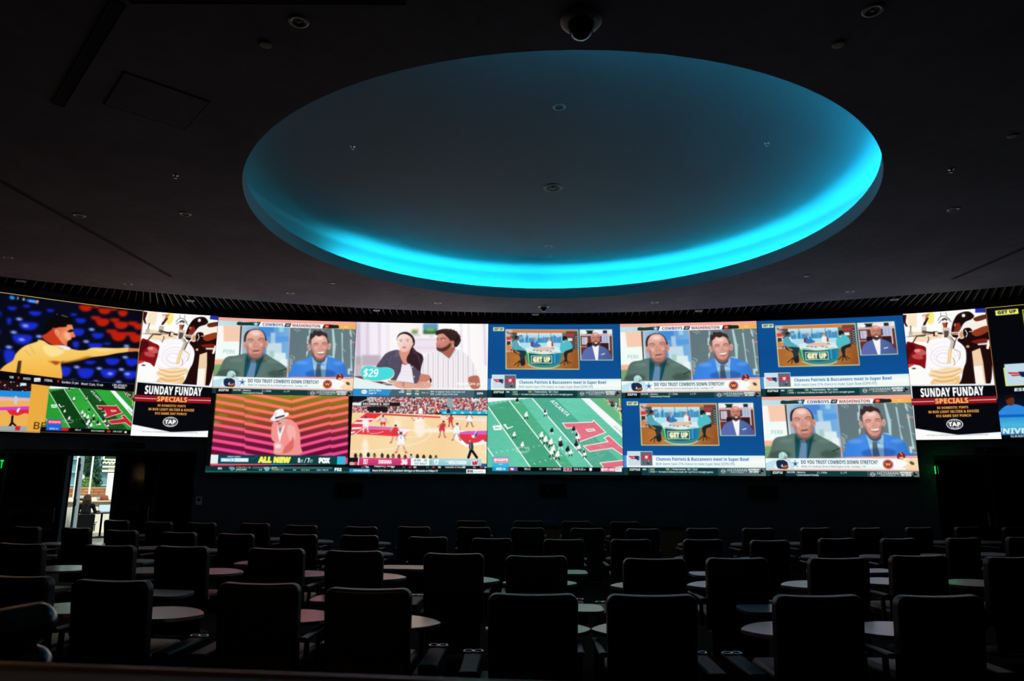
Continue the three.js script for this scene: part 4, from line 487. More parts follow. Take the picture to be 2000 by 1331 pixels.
// the panel by the doorway: a player pointing across empty stands, with smaller pictures under it
function picSoccer() {
  const s = 3.9 / 2.586, p = new Pic(1350, 1021, 1322, [1779 - 1779 * s, 295 - 190 * s], [1779, 295], [1612 - 1779 * s, 1848 - 190 * s]), x = p.x;
  p.T().rect('#020308', 0, 0, 1322, 1000);
  p.Z().clip(() => {
    p.rect('#040616', -1200, -400, 3200, 2000);
    const seat = (c, a, b, w, h) => p.soft(7, () => p.blob(c, a - w, b - h, a + w, b - h * 0.8, a + w * 0.8, b + h * 0.6, a, b + h, a - w * 0.8, b + h * 0.5));
    for (let k = 0; k < 16; k++) seat('#0b1a8c', -1000 + (k % 4) * 270, 250 + Math.floor(k / 4) * 210 - (k % 4) * -36, 90, 48);
    for (const [a, b, w, h] of [[205, 250, 40, 16], [30, 280, 50, 22], [315, 335, 70, 26], [240, 485, 105, 45], [170, 640, 110, 55], [20, 840, 60, 80], [0, 430, 24, 40], [905, 420, 64, 30], [880, 560, 70, 44], [1140, 605, 74, 34], [1110, 730, 90, 34], [850, 710, 40, 40], [1270, 705, 44, 14], [1350, 930, 90, 40], [1620, 950, 80, 46], [990, 1060, 100, 60], [1300, 1075, 100, 54], [1600, 1105, 90, 50], [720, 1030, 70, 56], [1050, 930, 66, 20], [810, 345, 40, 16], [505, 298, 44, 18]]) seat('#1526c8', a, b, w, h);
    for (const [a, b] of [[120, 402], [60, 555], [375, 605], [1055, 525], [985, 672], [1540, 740], [1525, 880], [870, 978], [1170, 1005], [1475, 1030], [825, 1140], [1130, 1165], [1440, 1185], [200, 480], [160, 640], [1320, 1075], [1560, 1090], [10, 725]]) p.soft(6, () => p.ell('#6f86f4', a, b, 42, 17, 0.12).ell('#b0c0ff', a, b, 18, 8));
    for (const [a, b, w, h] of [[965, 265, 80, 38], [1225, 300, 80, 38], [1480, 330, 62, 38], [1105, 385, 60, 22], [1200, 440, 86, 48], [1370, 415, 60, 26], [1460, 480, 90, 46], [1620, 460, 60, 26], [1700, 500, 60, 40], [1330, 555, 70, 26], [1430, 620, 100, 56], [1590, 590, 80, 24], [1670, 650, 80, 50], [1110, 245, 50, 14], [1350, 280, 50, 14]]) seat('#b81a08', a, b, w, h);
    // player
    p.blob([0, 700, 0, 1150, '#f8d070', '#f6bc50', '#f2a838'], -60, 960, 60, 880, 100, 800, 200, 715, 350, 665, 360, 645, 430, 655, 520, 705, 640, 712, 740, 745, 880, 775, 985, 775, 1060, 750, 1200, 752, 1400, 762, 1560, 760, 1590, 775, 1580, 810, 1400, 828, 1250, 850, 1060, 865, 920, 880, 740, 912, 665, 920, 640, 1160, 100, 1160, -200, 1160);
    p.blob('#e07840', 1570, 768, 1640, 770, 1730, 782, 1735, 825, 1680, 812, 1580, 812).soft(5, () => p.blob('#c87a20', 500, 895, 640, 905, 820, 895, 1000, 850, 1060, 862, 900, 900, 700, 925, 560, 920).blob('#a83a14', 540, 900, 640, 910, 600, 945).blob('#fbe090', 430, 720, 560, 720, 700, 790, 560, 850, 460, 800).blob('#f8d884', 1050, 765, 1250, 768, 1400, 780, 1200, 800));
    p.blob('#f0ece4', 610, 720, 680, 712, 780, 745, 760, 768, 690, 762).line('#8a9098', 6, 625, 735, 690, 755).poly('#1a120a', 130, 885, 168, 885, 150, 1110, 100, 1110).line('#8a6a30', 6, 150, 900, 125, 1100).line('#d89a38', 6, 200, 760, 280, 830).line('#d89a38', 5, 260, 700, 330, 820);
    p.blob('#c83418', 415, 615, 470, 560, 560, 500, 640, 590, 700, 690, 660, 705, 540, 700);
    p.blob([560, 460, 840, 700, '#d8502a', '#ee8a5a', '#e0603a'], 560, 520, 640, 490, 720, 455, 780, 455, 808, 510, 812, 550, 842, 605, 820, 622, 795, 620, 780, 660, 770, 690, 735, 722, 690, 705, 640, 650, 590, 590);
    p.blob('#060404', 430, 580, 440, 480, 520, 380, 600, 340, 720, 360, 775, 400, 800, 460, 730, 465, 715, 490, 640, 495, 560, 495, 500, 545).blob('#060404', 735, 545, 775, 525, 812, 530, 800, 550, 755, 556).blob('#f0a078', 570, 540, 595, 520, 625, 560, 615, 600, 585, 585).line('#a83418', 6, 590, 540, 605, 590).blob('#0c0504', 735, 680, 760, 655, 800, 650, 780, 690, 770, 712, 740, 720).soft(5, () => p.blob('#f6b088', 690, 560, 760, 570, 780, 640, 720, 640));
    p.line('#e8e8f0', 4, 585, 340, 600, 342).line('#e8e8f0', 4, 650, 350, 730, 372);
    p.soft(2, () => p.blob('#1a8ae8', 0, 130, 40, 138, 55, 155, 40, 175, 0, 168).blob('#1560e0', 200, 175, 225, 165, 330, 180, 340, 215, 220, 200));
    p.rect('#f4e8a0', 328, 178, 22, 20).rect('#e04a5a', 322, 200, 24, 20);
  }, -1200, -500, 1779, 295, 1680, 1215, 660, 1155, -1200, 950);
  p.tz('3', '#f4f8fc', 78, 172, 102, 174, 32).tz('0', '#f4f8fc', 148, 184, 178, 187, 32).tz('BAR', '#8fc4fc', 232, 198, 318, 206, 26);
  p.grid([1779 - 1779 * s, 295 - 112 * s], [1779, 295], [1612 - 1779 * s, 1848 - 112 * s]);
  p.smooth(3);
  // strip of scores
  p.Z().poly('#020308', -1200, 950, 660, 1150, 1680, 1222, 1668, 1310, 530, 1236, -1200, 1060);
  p.tz('108', '#f4f6f8', 26, 1152, 82, 1158, 28).tz('HOU', '#f4f6f8', 196, 1168, 288, 1172, 30).tz('FINAL', '#f4f6f8', 458, 1186, 566, 1194, 30).tz('Gordon: 21 pts', '#f4f6f8', 678, 1206, 900, 1216, 28).tz('Wood: 12 pts, 15 reb', '#f4f6f8', 932, 1224, 1228, 1240, 28).tz('CBS SPORTS', '#f4f6f8', 1352, 1240, 1556, 1250, 26).tz('NETWORK', '#f4f6f8', 1374, 1268, 1530, 1276, 24);
  p.Z().rect('#f4f6f8', 332, 1146, 80, 44).rect('#d02028', 130, 1130, 24, 30).rect('#d02028', 624, 1170, 24, 28).line('#3a6ad8', 3, 640, 1160, 1680, 1220);
  p.tz('114', '#7aa0b8', 342, 1184, 402, 1188, 28);
  // small game on the far edge, a plain gold card, the football game
  p.Z().clip(() => {
    p.rect('#ecae4e', -1200, 1000, 1560, 900).rect('#1a0a0e', -1200, 1000, 1500, 300);
    for (let k = 0; k < 90; k++) p.ell(['#8c1a20', '#c8c8d0', '#2a1418'][k % 3], -900 + rnd() * 1200, 1190 + rnd() * 110, 9, 9);
    p.poly('#1c8ae0', -1200, 1230, 298, 1305, 292, 1375, -1200, 1300).poly('#e8a8d8', -1200, 1330, 290, 1385, 288, 1410, -1200, 1380).poly('#e0242c', -1200, 1500, 290, 1480, 280, 1560, 240, 1545, 150, 1575, 60, 1560, 0, 1490, -1200, 1600).poly('#d03ac0', -100, 1475, 290, 1470, 286, 1510, -60, 1510).poly('#f8f4f4', 130, 1520, 165, 1480, 175, 1500, 150, 1545).line('#0a0606', 26, 88, 1580, 85, 1650, 60, 1690).line('#0a0606', 20, 88, 1650, 130, 1685).ell('#c8c8d8', 120, 1400, 22, 50).poly('#9aa4a8', -1200, 1640, 270, 1695, 265, 1760, -1200, 1720).poly('#c8202c', 130, 1690, 190, 1692, 180, 1740, 125, 1735).poly('#f4f6f8', 50, 1770, 260, 1785, 258, 1820, 50, 1800).rect('#0c1430', -1200, 1820, 1500, 40).rect('#c8f0f0', 165, 1205, 75, 32);
  }, -1200, 1050, 310, 1215, 258, 1850, -1200, 1790);
  p.Z().poly('#e8a63c', 305, 1215, 530, 1240, 470, 1850, 255, 1850);
  p.tz('BE', '#1a1206', 334, 1728, 500, 1738, 80, { font: '' });
  { // football picture: its own grid laid over this panel
    const a = p.at(527, 1238), b = p.at(1668, 1318), c = p.at(480, 1795), g = p.x; g.save(); p.T();
    const ux = (b[0] - a[0]) / 1890, uy = (b[1] - a[1]) / 1890, vx = (c[0] - a[0]) / 1020, vy = (c[1] - a[1]) / 1020;
    g.beginPath(); g.moveTo(...a); g.lineTo(...b); g.lineTo(b[0] + vx * 1020, b[1] + vy * 1020); g.lineTo(...c); g.closePath(); g.clip(); g.transform(ux, uy, vx, vy, a[0] - ux * 45 - vx * 57, a[1] - uy * 45 - vy * 57);
    drawFootball(p, true); g.restore();
    p.T(); const u = a[0], v = 990; const W = b[0] - a[0];
    p.rect('#020308', u - 20, v - 34, W + 30, 44).rect('#1c5cd8', u + 14, v - 92, 92, 82).rect('#d83a58', u + 18, v - 88, 86, 30).text('@GMFB', '#fbeef0', u + 24, v - 66, 74, 14).text('WEEK 14', '#dff0fc', u + 34, v - 18, 54, 11).rect('#c81c2c', u + 108, v - 34, 46, 24).text('BILLS', '#f4f6f6', u + 196, v - 16, 38, 11).text('BUCCANEERS', '#f4f6f6', u + 300, v - 13, 88, 11).ell('#d01c2c', u + 416, v - 18, 14, 9).text('SUN 4:25ET', '#f4f6f6', u + 444, v - 13, 64, 11).ell('#fafafa', u + 530, v - 16, 8, 9).rect('#d83a58', u + 566, v - 26, 60, 18).rect('#f4f4f4', u + 626, v - 26, 28, 18);
  }
  p.T().rect('#e8cf62', 0, 0, 1322, 4).rect('#8a6a3a', 0, 992, 1322, 3).rect('#caa25a', 1318, 0, 4, 700);
  return p;
}

// the panel beyond the other advertisement: the desk show dimmed, people at a table under it
function picOuter() {
  const s = 3.9 / 0.86, p = new Pic(1350, 1021, 1322, [15.5, 95], [15.5 + 340 * s, 95 - 33 * s], [160, 1229]), x = p.x;
  p.T().rect('#03040a', 0, 0, 1322, 1000);
  p.rect('#f0ee70', 60, 28, 142, 40).text('GET UP', '#1a1e14', 72, 58, 118, 24, { bold: 5 });
  p.rect('#c8d848', 226, 40, 760, 380).rect('#0a0608', 232, 46, 748, 368);
  p.soft(4, () => { for (let k = 0; k < 90; k++) p.ell(['#8c1a14', '#c83020', '#d8b0c8', '#20306a', '#3a0c0a', '#c84a20'][k % 6], 238 + rnd() * 734, 60 + rnd() * 190, 14, 12); });
  p.blob('#5a1c10', 240, 200, 360, 180, 420, 300, 300, 400, 240, 380).rect('#0c2a6a', 470, 190, 330, 160).text('GET UP', '#e8ec50', 520, 300, 230, 60, { bold: 10 });
  p.soft(2, () => { for (const a of [420, 620, 820]) p.ell('#b8705a', a, 150, 24, 34).blob('#1c5a8c', a - 60, 260, a, 180, a + 60, 260); });
  p.rect('#e6ee78', 64, 470, 342, 140).rect('#bcd8e4', 72, 444, 164, 160).rect('#060608', 240, 444, 160, 160);
  p.poly('#c8283c', 86, 506, 160, 512, 164, 522, 96, 520).poly('#c8283c', 100, 526, 164, 526, 168, 536, 116, 538).poly('#0c1a3c', 152, 506, 212, 510, 228, 530, 224, 552, 204, 566, 186, 550, 166, 544).poly('#eef2f4', 206, 530, 224, 534, 216, 546).poly('#d83038', 252, 550, 264, 500, 320, 486, 352, 500, 388, 490, 380, 540, 330, 552).ell('#f8e0e0', 320, 516, 14, 13);
  p.text('ESPN2', '#d8ecf4', 110, 650, 138, 22, { slant: 0.15, bold: 7 }).text('NBA', '#d8ecf4', 270, 650, 46, 16).text('Jazz 136  Timberwolves 104  Final', '#d8ecf4', 360, 648, 420, 18);
  p.rect([0, 660, 0, 820, '#04060e', '#0a1430'], 0, 664, 1322, 180);
  p.soft(3, () => p.blob('#0a1c54', 210, 780, 250, 700, 420, 690, 520, 760, 500, 800));
  for (let k = 0; k < 4; k++) { const a = 90 + k * 300, c = k % 2 ? '#0c0c14' : '#2a84d8'; p.blob(c, a - 90, 830, a - 60, 770, a, 745, a + 70, 770, a + 100, 830).ell(k % 2 ? '#c87058' : '#5a2a1a', a - 10, 720, 26, 36).blob('#1a0c08', a - 40, 715, a - 36, 685, a, 676, a + 20, 690, a - 10, 700); if (k % 2) p.ring('#0a0a0a', 4, a - 4, 718, 10, 7).ell('#d8907a', a, 770, 22, 14); }
  p.rect('#0c5ac0', 0, 822, 1322, 22).poly([0, 840, 0, 970, '#2a90d0', '#48b4dc', '#1c6ab0'], 0, 842, 1322, 842, 1322, 972, 0, 972);
  p.text('HOOSIERS', '#d8f0f8', 196, 908, 420, 44, { slant: 0.12, bold: 4 }).text('UNIVERSITY', '#d8f0f8', -40, 962, 360, 38, { slant: 0.12, bold: 4 }).text('GAMES 3', '#dfe8ee', 52, 990, 140, 16).text('MON 8P', '#dfe8ee', 240, 988, 120, 14).text('TUE', '#dfe8ee', 410, 988, 50, 14);
  p.T().rect('#d8c04a', 0, 0, 1322, 4).rect('#b87a3a', 0, 0, 4, 700);
  return p;
}
const PICS = { debate: picDebate(), getup: picGetUp(), couple: picCouple(), chevron: picChevron(), basket: picBasket(), football: picFootball(), ad: picAd(), soccer: picSoccer(), outer: picOuter() };
for (const k in PICS) PICS[k].finish(k === 'soccer' || k === 'outer' ? 0.5 : 1);

// ---- the curved front wall: a plan curve along which the screens stand
const faceCurve = new THREE.CatmullRomCurve3([[-14.6, -9.6], [-12.8, -12.3], [-10.81, -14.32], [-8.74, -15.87], [-7.19, -16.4], [-3.92, -16.86], [-0.6, -17.01], [2.72, -16.92], [6.01, -16.48], [9.21, -15.76], [10.72, -15.12], [12.7, -13.8], [14.6, -11.9]].map(([x, z]) => V3(x, 0, z)), false, 'centripetal');
const FN = 4000, FP = faceCurve.getPoints(FN), FS = [0]; for (let i = 1; i <= FN; i++) FS.push(FS[i - 1] + FP[i].distanceTo(FP[i - 1]));
const FLEN = FS[FN];
function along(s) {
  let lo = 0, hi = FN; while (hi - lo > 1) { const m = (lo + hi) >> 1; if (FS[m] <= s) lo = m; else hi = m; }
  const k = (s - FS[lo]) / (FS[hi] - FS[lo]), p = FP[lo].clone().lerp(FP[hi], k), t = FP[hi].clone().sub(FP[lo]).normalize();
  return { p, t, n: V3(-t.z, 0, t.x) };
}
const sAt = (x, z) => { let b = 0, bd = 1e9; for (let i = 0; i <= FN; i++) { const d = (FP[i].x - x) ** 2 + (FP[i].z - z) ** 2; if (d < bd) { bd = d; b = i; } } return FS[b]; };
const sX = (x) => { let i = 0; while (FP[i].x < x) i++; return FS[i]; };
const onWall = (s, off, y) => { const a = along(s); return a.p.clone().addScaledVector(a.n, off).setY(y); };
// a closed bar of a given section [offset into the room, height] laid along the wall
function sweep(s0, s1, prof, n = 12) {
  const pos = [], uv = [], P = (i, k) => onWall(s0 + (s1 - s0) * i / n, prof[k][0], prof[k][1]), tri = (a, b, c) => pos.push(...a.toArray(), ...b.toArray(), ...c.toArray());
  for (let i = 0; i < n; i++) for (let k = 0; k < prof.length; k++) {
    const k2 = (k + 1) % prof.length, a = P(i, k), b = P(i + 1, k), c = P(i + 1, k2), d = P(i, k2), u0 = (s1 - s0) * i / n, u1 = (s1 - s0) * (i + 1) / n;
    tri(a, b, c); tri(a, c, d); uv.push(u0, prof[k][1], u1, prof[k][1], u1, prof[k2][1], u0, prof[k][1], u1, prof[k2][1], u0, prof[k2][1]);
  }
  for (let k = 1; k < prof.length - 1; k++) { tri(P(0, 0), P(0, k), P(0, k + 1)); tri(P(n, 0), P(n, k + 1), P(n, k)); uv.push(0, 0, 1, 0, 1, 1, 0, 0, 1, 0, 1, 1); }
  const g = new THREE.BufferGeometry(); g.setAttribute('position', new THREE.Float32BufferAttribute(pos, 3)); g.setAttribute('uv', new THREE.Float32BufferAttribute(uv, 2)); g.computeVertexNormals(); return g;
}
const strip = (s0, s1, y0, y1, o0, o1, n) => sweep(s0, s1, [[o0, y0], [o0, y1], [o1, y1], [o1, y0]], n);   // o1 is the face on the room side
function screenFace(s0, s1, y0, y1, off, n = 14) {
  const pos = [], uv = [], nor = [], idx = [];
  for (let i = 0; i <= n; i++) { const s = s0 + (s1 - s0) * i / n, a = along(s); for (const [y, v] of [[y0, 0], [y1, 1]]) { pos.push(...onWall(s, off, y).toArray()); uv.push(i / n, v); nor.push(...a.n.toArray()); } if (i < n) idx.push(2 * i, 2 * i + 2, 2 * i + 1, 2 * i + 1, 2 * i + 2, 2 * i + 3); }
  const g = new THREE.BufferGeometry(); g.setAttribute('position', new THREE.Float32BufferAttribute(pos, 3)); g.setAttribute('normal', new THREE.Float32BufferAttribute(nor, 3)); g.setAttribute('uv', new THREE.Float32BufferAttribute(uv, 2)); g.setIndex(idx); return g;
}

const CEIL = 5.9, RC = [0.654, -10.32], RR = 4.605;
const plaster = noiseTex(512, 512, 0.86, 0.16, 6, true), plasterBump = noiseTex(512, 512, 0.5, 0.5, 24), carpetTex = noiseTex(512, 512, 0.6, 0.7, 20, true), carpetBump = noiseTex(512, 512, 0.5, 1, 40);
const rep = (t, k) => { const c = t.clone(); c.repeat.set(k, k); c.needsUpdate = true; return c; };
const M = {
  wall: new THREE.MeshStandardMaterial({ color: 0x63656c, roughness: 0.85, map: rep(plaster, 0.5) }),
  ceiling: new THREE.MeshStandardMaterial({ color: 0x868290, roughness: 0.9, map: rep(plaster, 0.3), bumpMap: rep(plasterBump, 0.5), bumpScale: 0.0006 }),
  recess: new THREE.MeshStandardMaterial({ color: 0x9aa2a8, roughness: 0.9 }),
  carpet: new THREE.MeshPhysicalMaterial({ color: 0x08080a, roughness: 1, specularIntensity: 0.15, map: rep(carpetTex, 0.4), bumpMap: rep(carpetBump, 1), bumpScale: 0.003 }),
  black: std(0x0c0c0e, 0.6), matte: std(0x060607, 0.95), cabinet: std(0x08090a, 0.5),
  blackGlass: new THREE.MeshStandardMaterial({ color: 0x020203, roughness: 0.06 }),
  slat: std(0x12181b, 0.5), steel: std(0xb9bcc0, 0.35, { metalness: 0.9 }), chrome: std(0xd8dade, 0.12, { metalness: 1 }), white: std(0xd8d8d6, 0.5), alu: std(0xaab4b8, 0.4, { metalness: 0.4 }),
  leather: new THREE.MeshPhysicalMaterial({ color: 0x0d0e12, roughness: 0.42, bumpMap: rep(plasterBump, 2), bumpScale: 0.0006, sheen: 0.25, sheenRoughness: 0.5, sheenColor: lin(0.1, 0.11, 0.16) }),
  armrest: new THREE.MeshPhysicalMaterial({ color: 0x0b1118, roughness: 0.55, specularIntensity: 0.5 }), tabletop: std(0xa6a4a8, 0.22), post: new THREE.MeshPhysicalMaterial({ color: 0x060607, roughness: 0.8, specularIntensity: 0.3 }),
};

// ---- room shell
{
  const floor = struct('floor');
  mesh('slab', box(31, 0.2, 22.6, 0, -0.1, -6.9), M.carpet, floor);
  mesh('middle_platform', rbox(24, 0.18, 12.6, 0, 0.09, -2.9, 0.015), M.carpet, floor);
  mesh('rear_platform', rbox(24, 0.46, 6.4, 0, 0.41, 0.1, 0.015), M.carpet, floor);
  struct('wall_left', box(0.3, 6.8, 14.6, -14.85, 3.4, -2.9), M.wall);
  struct('wall_right', box(0.3, 6.8, 16.6, 14.85, 3.4, -3.9), M.wall);
  struct('wall_back', box(30, 6.8, 0.3, 0, 3.4, 4.35), M.wall);
  const sL = sX(-7.42), sR = sX(9.52), front = struct('wall_front');
  mesh('upper_band', strip(0, FLEN, 2.5, 6.5, -0.4, -0.12, 60), M.wall, front);
  mesh('lower_wall', strip(sL, sR, 0, 2.5, -0.4, -0.12, 40), M.wall, front);
  mesh('shadow_rail', strip(sX(-7.2), sX(9.2), 1.955, 1.985, -0.12, 0.0, 30), M.matte, front);
}
// ceiling with the round opening
const ceilEdge = new THREE.CatmullRomCurve3([[-15, -9.9], [-10.36, -13.4], [-6.6, -15.08], [-3, -16.05], [0.75, -16.36], [3.3, -16.12], [5.7, -15.5], [10.5, -13.6], [15, -10.6]].map(([x, z]) => V3(x, 0, z)), false, 'centripetal').getPoints(160);
const edgeZ = (x) => { for (let i = 1; i < ceilEdge.length; i++) if (ceilEdge[i].x >= x) { const a = ceilEdge[i - 1], b = ceilEdge[i]; return a.z + (b.z - a.z) * (x - a.x) / (b.x - a.x); } return -10; };
{
  const top = struct('ceiling'), sh = new THREE.Shape(); sh.moveTo(-15, -4.2); for (const p of ceilEdge) sh.lineTo(p.x, -p.z); sh.lineTo(15, -4.2); sh.closePath();
  const hole = new THREE.Path(); hole.absarc(RC[0], -RC[1], RR, 0, Math.PI * 2); sh.holes.push(hole);
  const g = new THREE.ExtrudeGeometry(sh, { depth: 0.06, bevelEnabled: false, curveSegments: 160 }); g.rotateX(-Math.PI / 2); g.translate(0, CEIL, 0);
  mesh('ceiling_panel', g, M.ceiling, top);
  const ring = (pts) => lathe(pts, 160).translate(RC[0], CEIL, RC[1]);
  mesh('opening_lip', [ring([[RR, 0], [RR, 0.23]]), ring([[RR, 0.23], [RR + 0.05, 0.23]]), ring([[RR + 0.05, 0.23], [RR + 0.05, 0.07]])], M.recess, top);
  const cove = [[RR + 0.05, 0.07], [RR + 0.46, 0.07], [RR + 0.46, 0.32]];
  const curve = []; for (let i = 0; i <= 14; i++) { const a = i / 14 * Math.PI / 2; curve.push([RR + 0.46 - 0.1 * (1 - Math.cos(a)), 0.68 + 0.1 * Math.sin(a)]); }
  mesh('cove_trough', [ring([[RR + 0.05, 0.07], [RR + 0.46, 0.07]]), ring([[RR + 0.46, 0.07], [RR + 0.46, 0.68]])], M.recess, top);
  mesh('recess_dome', ring([...curve, [3.4, 0.78], [2, 0.78], [0.001, 0.78]]), M.recess, top);
  // roof over everything, dark void above the slats
  mesh('roof_slab', box(31, 0.2, 26, 0, 6.95, -6.9), M.matte, top);
  const e = []; for (let i = 0; i < ceilEdge.length - 1; i++) { const a = ceilEdge[i], b = ceilEdge[i + 1]; e.push(box(a.distanceTo(b) + 0.01, 0.5, 0.04, 0, 0, 0, -Math.atan2(b.z - a.z, b.x - a.x)).translate((a.x + b.x) / 2, CEIL + 0.29, (a.z + b.z) / 2)); }
  mesh('edge_fascia', e, M.matte, top);
}
// slats in the gap between the ceiling and the wall
{
  const tr = struct('trim_1'), g1 = new THREE.BoxGeometry(0.016, 0.12, 1).translate(0, 0, -0.5);
  for (let s = sX(-13.2); s < sX(13.2); s += 0.168) {
    const a = along(s), w = a.p.clone().addScaledVector(a.n, -0.1); let len = 0.2; while (len < 3) { const q = w.clone().addScaledVector(a.n, len); if (q.z > edgeZ(q.x) - 0.06) break; len += 0.01; }
    const o = mesh('slat', g1, M.slat, tr); o.position.copy(w).setY(CEIL + 0.1); o.scale.z = len; o.rotation.y = Math.atan2(-a.n.x, -a.n.z);
  }
}

// ---- the video wall
function led(pic, s0, s1, y0, y1, label, group) {
  const o = thing('led_screen', label, 'screen', [0, 0, 0], 0, group), p = PICS[pic];
  const m = led.mats[pic] ??= new THREE.MeshStandardMaterial({ color: 0x050505, roughness: 0.6, emissive: 0xffffff, emissiveIntensity: SCREEN_GLOW, emissiveMap: p.done() });
  mesh('cabinet', strip(s0 + 0.002, s1 - 0.002, y0, y1, -0.12, -0.006, 10), M.cabinet, o);
  mesh('display', screenFace(s0 + 0.004, s1 - 0.004, y0 + 0.003, y1 - 0.003, 0), m, o).castShadow = false;
  const l = new THREE.RectAreaLight(lin(...(p.avg ??= p.mean())), SCREEN_LIGHT, s1 - s0 - 0.1, y1 - y0 - 0.1), a = along((s0 + s1) / 2);
  l.position.copy(onWall((s0 + s1) / 2, 0.09, (y0 + y1) / 2)); l.lookAt(l.position.clone().add(a.n)); o.add(l); return o;
}
led.mats = {};
{
  const Y = [2.01, 3.887, 5.763], b = [[-7.19, -16.4], [-3.92, -16.86], [-0.6, -17.01], [2.72, -16.92], [6.01, -16.48], [9.21, -15.76]].map(([x, z]) => sAt(x, z));
  const top = [['debate', 'studio debate of two men in split frame, directly above the white hat picture'], ['couple', 'bright picture of a couple at a table with a turquoise price tag'], ['getup', 'blue morning show picture directly above the football game'], ['debate', 'studio debate of two men, in the upper row between two blue pictures'], ['getup', 'blue morning show picture beside the beer tap poster, in the upper row']];
  const low = [['chevron', 'man in white hat before orange and pink chevron stripes'], ['basket', 'basketball game with crowd, Indiana 36 and Wisconsin 17'], ['football', 'football game on a green field with pink end zone letters'], ['getup', 'blue morning show picture in the lower row, beside the football game'], ['debate', 'studio debate of two men, in the lower row of the wall']];
  for (let k = 0; k < 5; k++) { led(top[k][0], b[k], b[k + 1], Y[1], Y[2], top[k][1], 'screens of the video wall'); led(low[k][0], b[k], b[k + 1], Y[0], Y[1], low[k][1], 'screens of the video wall'); }
  const sa = sAt(-8.74, -15.87), sb = sAt(10.72, -15.12);
  led('ad', sa, b[0], 2.84, 5.79, 'tall Sunday Funday beer tap poster on screen beside the footballer in yellow', 'tall poster screens');
  led('ad', b[5], sb, 2.84, 5.79, 'tall Sunday Funday beer tap poster on screen beside a blue morning show', 'tall poster screens');
  led('soccer', sa - 3.9, sa, 2.84, 5.79, 'footballer in yellow shirt pointing across blue and red stadium seats');
  led('outer', sb, sb + 3.9, 2.84, 5.79, 'dark screen with yellow Get Up tag and people at a blue table');
}

// ---- glazed black fronts under the outer screens, and the doorway
const GLASS_TOP = 2.46, dA = sAt(-9.62, -15.2), dB = sAt(-8.9, -15.74);
{
  const sL = sX(-7.42), sR = sX(9.52);
  const fit = (name, s0, s1) => {
    const w = struct(name), n = Math.max(1, Math.round((s1 - s0) / 1.05)), d = (s1 - s0) / n;
    for (let k = 0; k < n; k++) mesh('pane', strip(s0 + k * d + 0.025, s0 + (k + 1) * d - 0.025, 0.09, GLASS_TOP - 0.06, -0.33, -0.31, 3), M.blackGlass, w);
    for (let k = 0; k <= n; k++) { const c = Math.min(s1 - 0.025, Math.max(s0 + 0.025, s0 + k * d)); mesh('mullion', strip(c - 0.025, c + 0.025, 0, GLASS_TOP + 0.04, -0.38, -0.26, 1), M.black, w); }
    mesh('head_rail', strip(s0, s1, GLASS_TOP - 0.06, GLASS_TOP + 0.04, -0.38, -0.26, 10), M.black, w); mesh('sill_rail', strip(s0, s1, 0, 0.09, -0.38, -0.26, 10), M.black, w);
    if (n > 1) for (let k = 0; k < n; k += 2) { const h = along(s0 + (k + 1) * d - 0.12), q = h.p.clone().addScaledVector(h.n, -0.28); mesh('pull_handle', [cyl(0.012, 0.012, 0.3, q.x, 1.1, q.z, 10), box(0.02, 0.02, 0.05, q.x, 1.23, q.z - 0.02), box(0.02, 0.02, 0.05, q.x, 0.97, q.z - 0.02)], M.steel, w); }
  };
  fit('window_1', 0.02, dA - 0.03); fit('window_2', dB + 0.03, sL); fit('window_3', sR, FLEN - 0.02);
  const d = struct('door_1'); mesh('head', strip(dA - 0.03, dB + 0.03, 2.37, GLASS_TOP + 0.04, -0.4, -0.24, 3), M.black, d);
  mesh('jamb', strip(dA - 0.03, dA + 0.03, 0, 2.37, -0.4, -0.24, 1), M.alu, d); mesh('door_stop', strip(dA + 0.03, dA + 0.085, 0, 2.37, -0.46, -0.34, 1), M.black, d); mesh('jamb', strip(dB - 0.03, dB + 0.03, 0, 2.37, -0.4, -0.24, 1), M.black, d);
}

// ---- fittings on the ceiling
function onCeiling(name, label, cat, x, z, parts, y = CEIL, group) { const o = thing(name, label, cat, [x, y, z], 0, group); for (const [n, g, m] of parts) mesh(n, g, m, o); return o; }
const ringTrim = lathe([[0.052, -0.001], [0.055, -0.006], [0.07, -0.011], [0.084, -0.007], [0.088, 0]], 32), ringBaffle = lathe([[0.001, -0.001], [0.04, -0.001], [0.053, -0.004]], 32), ringLens = lathe([[0.001, -0.006], [0.012, -0.005], [0.018, -0.001]], 20);
const discCover = lathe([[0.001, -0.012], [0.048, -0.012], [0.054, -0.008], [0.054, -0.004], [0.03, -0.004], [0.03, 0]], 28);
const nozzle = [lathe([[0.001, -0.045], [0.022, -0.043], [0.022, -0.038], [0.008, -0.036], [0.008, -0.012], [0.016, -0.012], [0.016, 0]], 18), lathe([[0.016, -0.004], [0.038, -0.004], [0.04, 0]], 20)];
const lightTrim = std(0xd2cec8, 0.35), baffleMat = std(0x080808, 0.5), lensMat = std(0x777a7e, 0.15), coverMat = std(0xb9a98e, 0.6), plateMat = std(0xc9ccd6, 0.5);
const down = (x, z, label, y = CEIL, m = lightTrim) => onCeiling('downlight', label, 'downlight', x, z, [['trim_ring', ringTrim, m], ['baffle', ringBaffle, baffleMat], ['lens', ringLens, lensMat]], y, 'recessed downlights');
const cover = (x, z, label, m = coverMat) => { const o = tag(mesh('sprinkler_cover', discCover, m), label, 'sprinkler', 'flat sprinkler covers'); o.position.set(x, CEIL, z); };
down(-1.87, -5.33, 'recessed ceiling downlight beside the flat sprinkler cover, nearer the diagonal slot');
down(3.02, -5.14, 'recessed ceiling downlight with a bright glint, beside a pale sprinkler cover');
down(-6.65, -9.98, 'recessed downlight touching the long dark ceiling slot above the footballer');
down(-4.98, -9.89, 'recessed downlight between the long dark slot and the round ceiling opening');
